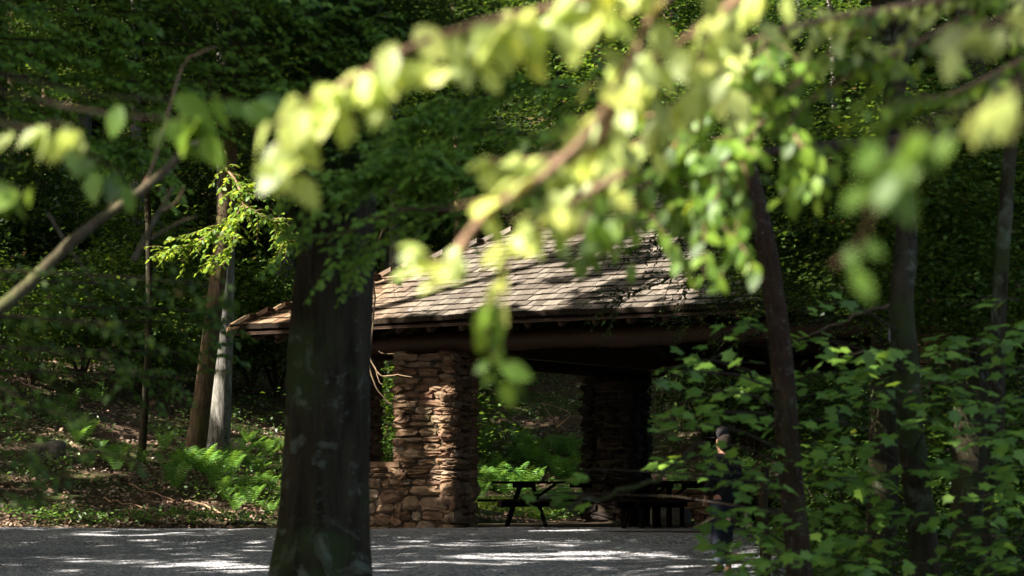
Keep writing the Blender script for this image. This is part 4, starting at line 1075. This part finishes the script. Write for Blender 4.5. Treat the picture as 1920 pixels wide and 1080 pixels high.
# F: mid distance hemlocks and saplings around the big trunk (Y 9..13)
def mid_tree(name, label, XF, YF, branches, leafmat, tmpl=SIMPLE, r=.06, bark='bark_brown', top=5):
    gf = ground(XF, YF)
    tp_ = [np.array([XF, YF, gf - .1]), np.array([XF + .03, YF, 0]), np.array([XF, YF, 2.4]), np.array([XF, YF, top])]
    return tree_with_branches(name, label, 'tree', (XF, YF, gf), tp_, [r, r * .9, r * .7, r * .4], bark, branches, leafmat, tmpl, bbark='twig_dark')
Fq = []
def fb(p, lst=Fq, **k): d = dict(p=p, r=(.010, .002), s=.055, sp=.05, tw=60, tl=.3, droop=.25, tr=.0014, spread=.02, down=.15, tsp=.018, face=(-.1, -.5, 0)); d.update(k); lst.append(d)
fb([(1180, 330, 11), (1000, 372, 11), (860, 392, 11), (740, 395, 11), (640, 440, 11), (540, 450, 11)], r=(.018, .006), tw=20, bark='bark_brown')
fb([(1000, 372, 11), (860, 340, 11), (740, 330, 11.2), (640, 355, 11.2), (570, 370, 11)], tw=70, m='maple')
fb([(1100, 345, 11), (980, 330, 11), (860, 310, 11.2), (740, 300, 11.2)], tw=70, m='maple')
fb([(1180, 330, 11.4), (980, 250, 11.4), (820, 250, 11.6), (700, 290, 11.6)], tw=60, m='maple')
fb([(860, 392, 11), (760, 430, 11.2), (660, 470, 11.2)], tw=22, m='maple')
fb([(1180, 200, 11.4), (1040, 160, 11.4), (900, 180, 11.6), (780, 230, 11.6)], tw=60, m='maple')
mid_tree('maple_tree', 'slender maple whose soft green leaves hang between the big trunk and the roof', 3.05, 11.3,
         [dict(p=[(2250, 200, 11.3), (1700, 260, 11.2), (1400, 290, 11.1), (1180, 330, 11)], r=(.03, .018), s=.05, sp=0)] + Fq, 'maple', r=.07)
# left dark low sprays
G = []
for (y, x1_) in ((600, 430), (575, 400), (655, 400), (530, 300), (700, 330)):
    fb([(-480, y - 30, 13), (-100, y - 10, 13), (150, y, 13), (x1_ - 80, y + 5, 13), (x1_, y + 10, 13)], G, s=.05, tw=16, tl=.3, m='under', droop=.5)
for (y, x1_) in ((20, 700), (80, 640), (150, 560), (210, 700), (270, 300), (-20, 520), (110, 330)):
    fb([(-480, y - 60, 13), (-100, y - 20, 13.5), (150, y, 14), (x1_ - 120, y + 5, 14), (x1_, y + 20, 14)], G, s=.06, tw=60, tl=.45, m='maple', droop=.4, tr=.003)
mid_tree('hemlock_tree', 'dark tree left of the lot whose shadowed sprays droop across the left side', -4.1, 13, G, 'hemlock', r=.14, bark='bark_dark', top=9)
# low twigs hanging dark at lower left
G = []
for (x, y) in ((70, 760), (150, 800), (60, 860), (120, 920), (250, 640), (240, 700), (420, 560), (40, 940), (260, 880)):
    fb([(-500, y - 60, 8.5), (-160, y - 60, 8.2), (x - 60, y - 30, 8), (x, y, 8)], G, s=.04, tw=7, tl=.12, m='under', droop=.6, r=(.006, .0015))
mid_tree('young_hemlock', 'dim young tree at the left edge with dark twigs dangling over the leaf litter', -2.6, 8.5, G, 'hemlock', r=.05, bark='bark_dark', top=4)
reseed(21)
# bright spray lit behind the brown tree
Hq = [dict(p=[(420, 310, 30.5), (445, 345, 30.2), (455, 385, 30), (430, 415, 30), (395, 440, 30), (350, 460, 30), (318, 475, 30)], r=(.02, .004), s=.085, sp=.06, tw=44, tl=.42, droop=.3, tr=.004, side=1, spread=.03),
      dict(p=[(455, 385, 30), (490, 405, 29.8), (520, 420, 29.8), (545, 452, 29.8)], r=(.01, .003), s=.085, sp=.06, tw=34, tl=.38, droop=.3, tr=.004, spread=.03),
      dict(p=[(450, 365, 30), (480, 350, 29.8), (520, 372, 29.8)], r=(.008, .003), s=.085, sp=.06, tw=22, tl=.3, droop=.3, tr=.004, spread=.03),
      dict(p=[(450, 400, 30), (440, 440, 29.8), (430, 480, 29.8), (400, 488, 29.8)], r=(.008, .003), s=.085, sp=.07, tw=26, tl=.3, droop=.3, tr=.004, spread=.03)]
XH, YH = -7.6, 30.5; gh = ground(XH, YH)
tp = [np.array([XH, YH, gh - .1]), np.array([XH + .1, YH, 2]), np.array([XH + .3, YH, 5.5]), np.array([XH + .5, YH, 9])]
Hq.append(dict(p=[(-180, -220, 30.5), (150, -120, 30.5), (340, 40, 30.5), (400, 180, 30.5), (420, 310, 30.5)], r=(.035, .02), s=.07, sp=0, bark='bark_dark'))
tree_with_branches('young_beech', 'young beech with a bright yellow green spray in front of the grey tree', 'tree', (XH, YH, gh), tp, [.14, .12, .09, .05], 'bark_grey', Hq, 'sap', OVAL, bbark='twig')
reseed(22)
# hemlock in front of the roof at right (Y ~ 30)
Iq = []
for (x, y, n_) in ((1180, 470, 40), (1150, 560, 30), (1230, 420, 44), (1290, 520, 46), (1250, 610, 26), (1350, 470, 54), (1420, 560, 60), (1500, 450, 64), (1560, 500, 60), (1650, 470, 60), (1460, 510, 60), (1600, 400, 54), (1750, 450, 60), (1850, 470, 54), (1380, 420, 40), (1540, 350, 40), (1700, 560, 50), (1230, 350, 30), (1600, 520, 40), (1700, 420, 36), (1330, 640, 22), (1440, 360, 36), (1800, 520, 40), (1560, 600, 30), (1250, 700, 18)):
    Iq.append(dict(p=[(1990, y - 170, 31), (x + 230, y - 90, 30), (x + 90, y - 30, 29.6), (x, y, 29.4)], r=(.03, .003), s=.06, sp=.12, cnt=1, tw=int(n_ * 1.5), tl=.55, droop=.25, tr=.005, tsp=.045, spread=.02, m='hemlock'))
XI, YI = 7.3, 31; gi = ground(XI, YI)
tp = [np.array([XI, YI, gi - .1]), np.array([XI, YI, 2]), np.array([XI, YI, 6]), np.array([XI, YI, 13])]
tree_with_branches('hemlock_tree', 'dark hemlock whose fine drooping sprays veil the right part of the roof', 'tree', (XI, YI, gi), tp, [.22, .2, .15, .06], 'bark_dark', Iq, 'hemlock', SIMPLE, bbark='bark_dark')
# dangling dead branch lit by the sun in front of the pavilion's left
def dead_branch():
    e = empty('hanging_dead_branch', at(700, 610, 37.5), 'pale dead branch hanging in the sun just right of the big dark trunk', 'branch')
    off = -np.array(e.location)
    segs = [([(738, 380, 37.2), (702, 480, 37.3), (703, 560, 37.4), (696, 640, 37.5), (690, 668, 37.5), (700, 715, 37.5), (722, 748, 37.5), (736, 760, 37.5)], .017, .010),
            ([(690, 668, 37.5), (703, 690, 37.5), (716, 705, 37.5), (745, 703, 37.5), (775, 708, 37.5)], .014, .006),
            ([(703, 690, 37.5), (712, 716, 37.5), (718, 722, 37.5)], .008, .004), ([(709, 658, 37.6), (725, 664, 37.6), (740, 662, 37.6)], .006, .003),
            ([(736, 480, 37.4), (738, 540, 37.4), (742, 566, 37.4)], .004, .003)]
    for i, (p, r0, r1) in enumerate(segs):
        mb = MB(); P = path(p, .006); mb.tube(P, lerp_r(r0, r1, len(P)), 6, rough=.12); o = mb.build('limb' if i == 0 else 'twig', M['twig_pale'], e, True); o.location = tuple(off)
dead_branch()

# ------------------------------------------------------------------ right hand maples (Y ~ 14)
def maple_layer(Lv, mb, px, py, Y, wpx, n_, size=.095):
    """one flat tier of maple leaves, spread sideways from a thin twig"""
    c = at(px, py, Y); half_w = wpx / F * Y / 2
    P = [c + np.array([-half_w, 0, -.05]), c + np.array([0, .05, .02]), c + np.array([half_w, .1, .0])]
    mb.tube(P, [.003, .004, .005], 5)
    x = rng.uniform(-half_w, half_w, n_)
    pos = c + np.stack([x, rng.uniform(-.35, .35, n_), rng.normal(0, .035, n_) - np.abs(x) * .08], 1)
    ax = rng.normal(0, 1, (n_, 3)) * [1, .8, .2] + [-.3, -.5, -.35]
    nr = np.tile([-.05, -.28, 1.], (n_, 1)) + rng.normal(0, .24, (n_, 3))
    Lv.add(pos, ax, nr, size * rng.uniform(.75, 1.2, n_))
def maple(name, label, trunk_px, r, bark, tiers, Y):
    P = path(trunk_px); base = P[0]; e = empty(name, (base[0], base[1], ground(base[0], base[1])), label, 'tree')
    off = -np.array(e.location); P = [np.array([base[0], base[1], ground(base[0], base[1]) - .1])] + P
    mb = MB(); mb.tube(P, lerp_r(r * 1.1, r * .7, len(P)), 14, rough=.05); o = mb.build('trunk', M[bark], e, True); o.location = tuple(off)
    for (px, py, w, n_) in tiers:
        mb = MB(); Lv = Leaves()
        Yt = Y + random.uniform(-1.0, 1.0)
        maple_layer(Lv, mb, px, py, Yt, w, int(n_ * (1.25 if px > 1450 else 1.0)))
        q = min(P, key=lambda v: abs(v[2] - (at(px, py, Y)[2] - .15))); mb.tube([q, (q + at(px, py, Yt)) / 2 + [0, 0, .05], at(px, py, Yt) + [0, .05, .02]], [.008, .005, .004], 5)
        o = mb.build('branch', M['twig_dark'], e, True); o.location = tuple(off)
        Lv.build('leaves', MAPLE, M['maple'], o)
reseed(23)
tiersA = [(1362, 838, 90, 12), (1330, 680, 220, 26), (1290, 700, 120, 10), (1330, 775, 230, 30), (1300, 800, 160, 14), (1400, 612, 120, 13), (1350, 740, 150, 8), (1310, 862, 170, 14), (1285, 880, 120, 8), (1400, 720, 120, 12),
          (1390, 905, 140, 14), (1345, 975, 100, 6), (1420, 960, 160, 20), (1400, 1010, 160, 16), (1460, 1040, 200, 26), (1050, 930, 120, 6), (1110, 885, 60, 3), (1310, 1030, 80, 3), (1390, 1060, 140, 12)]
maple('maple_sapling', 'maple sapling with a reddish brown leaning stem right of the person', [(1500, 1110, 14), (1493, 1000, 14), (1478, 850, 14), (1468, 700, 14), (1452, 560, 14), (1430, 430, 14), (1400, 300, 14.2), (1370, 100, 14.4), (1350, -120, 14.5)], .07, 'bark_red', tiersA, 14)
tiersB = [(1560, 570, 110, 10), (1530, 640, 120, 12), (1570, 700, 200, 22), (1620, 665, 180, 18), (1680, 690, 150, 14), (1540, 740, 140, 14), (1680, 755, 170, 16), (1620, 730, 140, 10), (1760, 790, 180, 18), (1540, 790, 110, 12), (1520, 850, 160, 18), (1600, 840, 160, 16),
          (1560, 900, 200, 24), (1640, 900, 150, 16), (1700, 880, 160, 14), (1600, 950, 240, 26), (1540, 1000, 200, 24), (1680, 970, 200, 20), (1520, 1050, 180, 22), (1620, 1020, 180, 16), (1690, 1060, 200, 14)]
maple('maple_sapling', 'maple sapling with a dark stem in the middle of the right hand foliage', [(1738, 1120, 14.8), (1730, 1000, 14.8), (1712, 850, 14.8), (1700, 700, 14.8), (1690, 560, 14.8), (1700, 430, 15), (1672, 250, 15), (1690, 60, 15), (1670, -60, 15)], .085, 'bark_dark', tiersB, 14.6)
tiersC = [(1830, 640, 160, 18), (1890, 620, 120, 12), (1850, 690, 170, 18), (1780, 660, 120, 10), (1880, 750, 160, 16), (1820, 740, 120, 8), (1900, 800, 140, 16), (1850, 830, 170, 18), (1800, 870, 160, 14), (1890, 880, 160, 18), (1870, 930, 180, 22), (1900, 970, 140, 14), (1840, 1010, 160, 12), (1900, 1050, 140, 12), (1760, 720, 120, 8), (1860, 560, 120, 6)]
maple('maple_sapling', 'rightmost maple sapling, its tiers of leaves reaching the right edge', [(1850, 1130, 15.5), (1858, 1000, 15.5), (1868, 800, 15.5), (1872, 600, 15.5), (1885, 400, 15.5), (1900, 200, 15.5), (1915, -80, 15.5)], .055, 'bark_dark', tiersC, 14.2)
# dark trees standing between the saplings and the pavilion (right side)
for (px, Y, w, mat, lab) in ((1640, 24, 60, 'bark_dark', 'dark trunk behind the middle maple sapling'), (1800, 22, 70, 'bark_dark', 'broad dark trunk behind the rightmost sapling'), (1408, 26, 24, 'bark_red', 'short broken brown trunk just right of the person')):
    X = (px - 960) / F * Y; e = empty('shaded_tree', (X, Y, ground(X, Y)), lab, 'tree' if w > 30 else 'tree stump')
    h_ = 10.5 if w > 30 else 1.55
    trunk_mb((0, 0, -.3), (.2, 0, h_), w / 2 / F * Y, w / 3 / F * Y, 14, 12, 1.3, .06).build('trunk', M[mat], e, True)
    for (fx_, fy_, sc_) in ([] if w <= 30 else ((1500, 400, .42), (1600, 500, .45), (1440, 300, .4), (1570, 330, .45), (1660, 400, .5), (1480, 500, .34)) if px == 1640 else ((1740, 350, .5), (1820, 450, .5), (1900, 380, .5), (1760, 530, .42), (1880, 540, .45), (1800, 250, .5), (1920, 250, .45))):
        q = at(fx_, fy_, Y - 1 + random.uniform(-1, 1)) - np.array([X, Y, ground(X, Y)])
        o = link(bpy.data.objects.new('crown_tier', crown_src[random.choice((0, 1, 2, 3))]), e); o.location = tuple(q); o.scale = (sc_, sc_, sc_ * .75); o.rotation_euler = (0, 0, random.uniform(0, 6))
        mb = MB(); mb.tube([(.1, 0, q[2] - .7), (q[0] * .5, q[1] * .5, q[2] - .15), q], [.03, .02, .008], 6); mb.build('limb', M['bark_dark'], e)
    for k in range(3 if w > 30 else 0):
        o = link(bpy.data.objects.new('crown_tier', random.choice(crown_src)), e); o.location = (random.uniform(0, 1), 0, h_ - .4 + k * 1.2); o.scale = (.9, .9, .7)
# low undergrowth bushes on the right verge
for (px, Y, sc_) in ((1560, 22, .55), (1680, 21, .6), (1800, 20, .6), (1900, 21, .65), (1620, 27, .8), (1500, 30, .45), (1760, 28, 1.0), (1880, 27, 1.1), (1700, 31, 1.1), (1840, 33, 1.3), (1560, 32, .7), (1940, 30, 1.3), (1640, 34, .9)):
    X = (px - 960) / F * Y; f, s_ = random.choice(shrub_src)
    e = empty('verge_shrub', (X, Y, ground(X, Y) - .1), 'dark leafy bush on the right verge between the maples and the pavilion', 'shrub', 'bushes on the right verge', random.uniform(0, 6)); e.scale = (sc_,) * 3
    link(bpy.data.objects.new('foliage', f), e); link(bpy.data.objects.new('stem', s_), e)
# grey crooked dead limb at the right, and the blurred one crossing the tables
stick([(1700, 470, 17), (1690, 540, 17), (1678, 570, 17), (1672, 600, 17), (1668, 645, 17)], .022, 'bark_grey', 'dead_limb', 'thin pale crooked dead limb in the right hand shade')
stick([(1678, 570, 17), (1620, 585, 17), (1560, 610, 17), (1480, 640, 17)], .018, 'bark_brown', 'dead_limb', 'dim side limb running left through the right hand shade')
stick([(1330, 830, 9.5), (1230, 892, 9.5), (1160, 925, 9.5), (1080, 950, 9.5), (1000, 990, 9.5)], .010, 'bark_dark', 'low_limb', 'soft grey limb crossing low in front of the picnic tables')

# ------------------------------------------------------------------ the person
def cloth(name, c1, c2, rough=.9):
    m, nt, out = new_mat(name); n = noise_n(nt, 30, 4)
    principled(nt, out, ramp(nt, n, [(.3, c1), (.7, c2)]), rough, bump(nt, n, .2, .01), .15); return m
M['skin'] = cloth('skin', (.36, .19, .13), (.42, .23, .16), .6); M['jacket'] = cloth('dark_jacket', (.008, .009, .010), (.018, .018, .02))
M['jeans'] = cloth('dark_jeans', (.012, .016, .028), (.028, .034, .05)); M['hair'] = cloth('dark_hair', (.012, .009, .008), (.03, .022, .018)); M['shoe'] = cloth('dark_shoe', (.02, .015, .012), (.04, .03, .025)); M['cuff'] = cloth('faded_cuff', (.10, .13, .18), (.16, .2, .26)); M['cap'+'_cloth'] = cloth('grey_cap', (.03, .028, .033), (.06, .055, .06))
def skin_mesh(name, joints, edges, mat, parent, root=0, sub=2):
    me = bpy.data.meshes.new(name); me.from_pydata([j[:3] for j in joints], edges, []); o = bpy.data.objects.new(name, me); link(o)
    md = o.modifiers.new('s', 'SKIN'); md.use_smooth_shade = True
    for i, j in enumerate(joints):
        r = j[3]; me.skin_vertices[0].data[i].radius = (r, r) if not isinstance(r, tuple) else r
        me.skin_vertices[0].data[i].use_root = (i == root)
    sd = o.modifiers.new('d', 'SUBSURF'); sd.levels = sub; sd.render_levels = sub
    dg = bpy.context.evaluated_depsgraph_get(); m2 = bpy.data.meshes.new_from_object(o.evaluated_get(dg))
    bpy.data.objects.remove(o); m2.materials.clear(); m2.materials.append(mat); m2.name = name
    m2.polygons.foreach_set("use_smooth", [True] * len(m2.polygons))
    o = bpy.data.objects.new(name, m2); return link(o, parent)
YP = 29.4; XP = at(1358, 1078, YP)[0]; gp = ground(XP, YP) + .012
per = empty('person', (XP, YP, gp), 'person in dark jacket, cap and rolled dark jeans standing on the gravel', 'person', None, R(-55))
# person faces -X (towards the left of the photo), weight on the near leg
J = [(0, 0, .93, .105), (0, 0, 1.08, .105), (0, 0, 1.26, .12), (0, 0, 1.40, .09), (-.005, 0, 1.47, .052), (-.015, 0, 1.56, .075), (-.02, 0, 1.64, .088), (-.015, 0, 1.70, .06),
     (.01, -.09, .86, .085), (-.01, -.10, .50, .055), (.03, -.10, .28, .05), (.035, -.10, .09, .034), (-.09, -.11, .035, .03), (-.15, -.11, .03, .024),
     (.0, .09, .86, .085), (-.07, .10, .50, .055), (-.05, .10, .28, .05), (-.03, .10, .09, .034), (-.16, .11, .035, .03), (-.22, .11, .03, .024),
     (0, -.17, 1.38, .052), (.02, -.22, 1.10, .040), (-.12, -.19, .98, .030), (-.17, -.13, .95, .022),
     (0, .17, 1.38, .052), (.02, .22, 1.10, .040), (-.12, .19, .98, .030), (-.17, .13, .95, .022)]
E_ = [(0, 1), (1, 2), (2, 3), (3, 4), (4, 5), (5, 6), (6, 7), (0, 8), (8, 9), (9, 10), (10, 11), (11, 12), (12, 13), (0, 14), (14, 15), (15, 16), (16, 17), (17, 18), (18, 19), (3, 20), (20, 21), (21, 22), (22, 23), (3, 24), (24, 25), (25, 26), (26, 27)]
# nose and fingers
n0 = len(J); J += [(-.105, 0, 1.625, .014)]; E_ += [(6, n0)]
for hand in (23, 27):
    hx, hy, hz, _ = J[hand]
    for f_ in range(4):
        i0 = len(J); dy = (f_ - 1.5) * .018; ln = (.055, .07, .066, .05)[f_]
        J += [(hx - .012, hy + dy, hz - .045, .0095), (hx - .018 - ln * .25, hy + dy, hz - .045 - ln * .55, .0085), (hx - .01, hy + dy, hz - .045 - ln, .007)]
        E_ += [(hand, i0), (i0, i0 + 1), (i0 + 1, i0 + 2)]
    i0 = len(J); J += [(hx - .035, hy, hz - .01, .010), (hx - .05, hy, hz - .045, .008)]; E_ += [(hand, i0), (i0, i0 + 1)]
body = skin_mesh('body', J, E_, M['skin'], per)
# facial features, ears
mb = MB()
for sy in (-1, 1):
    mb.tube([(-.092, sy * .033, 1.655), (-.1, sy * .033, 1.655)], [.013, .006], 8)
mb.build('eye', M['hair'], body, True)
skin_mesh('jacket', [(0, 0, .84, .15), (0, 0, .98, .145), (0, 0, 1.2, .155), (0, 0, 1.36, .125), (0, 0, 1.51, .085), (0, -.18, 1.38, .075), (.025, -.235, 1.10, .06), (-.12, -.19, .99, .046), (0, .18, 1.38, .075), (.025, .235, 1.10, .06), (-.12, .19, .99, .046)],
          [(0, 1), (1, 2), (2, 3), (3, 4), (3, 5), (5, 6), (6, 7), (3, 8), (8, 9), (9, 10)], M['jacket'], per)
skin_mesh('jeans', [(0, 0, .95, .13), (.01, -.09, .84, .105), (-.01, -.10, .50, .078), (.03, -.10, .22, .066), (0, .09, .84, .105), (-.07, .10, .50, .078), (-.05, .10, .22, .066)], [(0, 1), (1, 2), (2, 3), (0, 4), (4, 5), (5, 6)], M['jeans'], per)
for (x, y) in ((.032, -.10), (-.048, .10)):
    mb = MB(); mb.tube([(x, y, .235), (x, y, .165)], [.074, .071], 16); mb.build('rolled_cuff', M['cuff'], per, True)
for (x, y) in ((.035, -.10), (-.03, .11)):
    skin_mesh('shoe', [(x + .03, y, .045, .048), (x - .05, y, .042, .046), (x - .13, y, .036, .044), (x - .19, y, .03, .03)], [(0, 1), (1, 2), (2, 3)], M['shoe'], per)
skin_mesh('hair', [(.035, 0, 1.50, .06), (.035, 0, 1.58, .092), (.025, 0, 1.66, .098), (.0, 0, 1.70, .09)], [(0, 1), (1, 2), (2, 3)], M['hair'], per)
cap_o = skin_mesh('cap', [(.03, 0, 1.715, .098), (-.03, 0, 1.735, .10), (-.05, 0, 1.725, .09)], [(0, 1), (1, 2)], M['cap_cloth'], per)
mb = MB(); mb.box((-.16, 0, 1.685), (.075, .07, .006), jit=.004); mb.build('cap_brim', M['cap_cloth'], cap_o)
print('objects', len(scene.objects), 'faces', sum(len(o.data.polygons) for o in scene.objects if o.type == 'MESH'), 'gaps', len(GAPS))
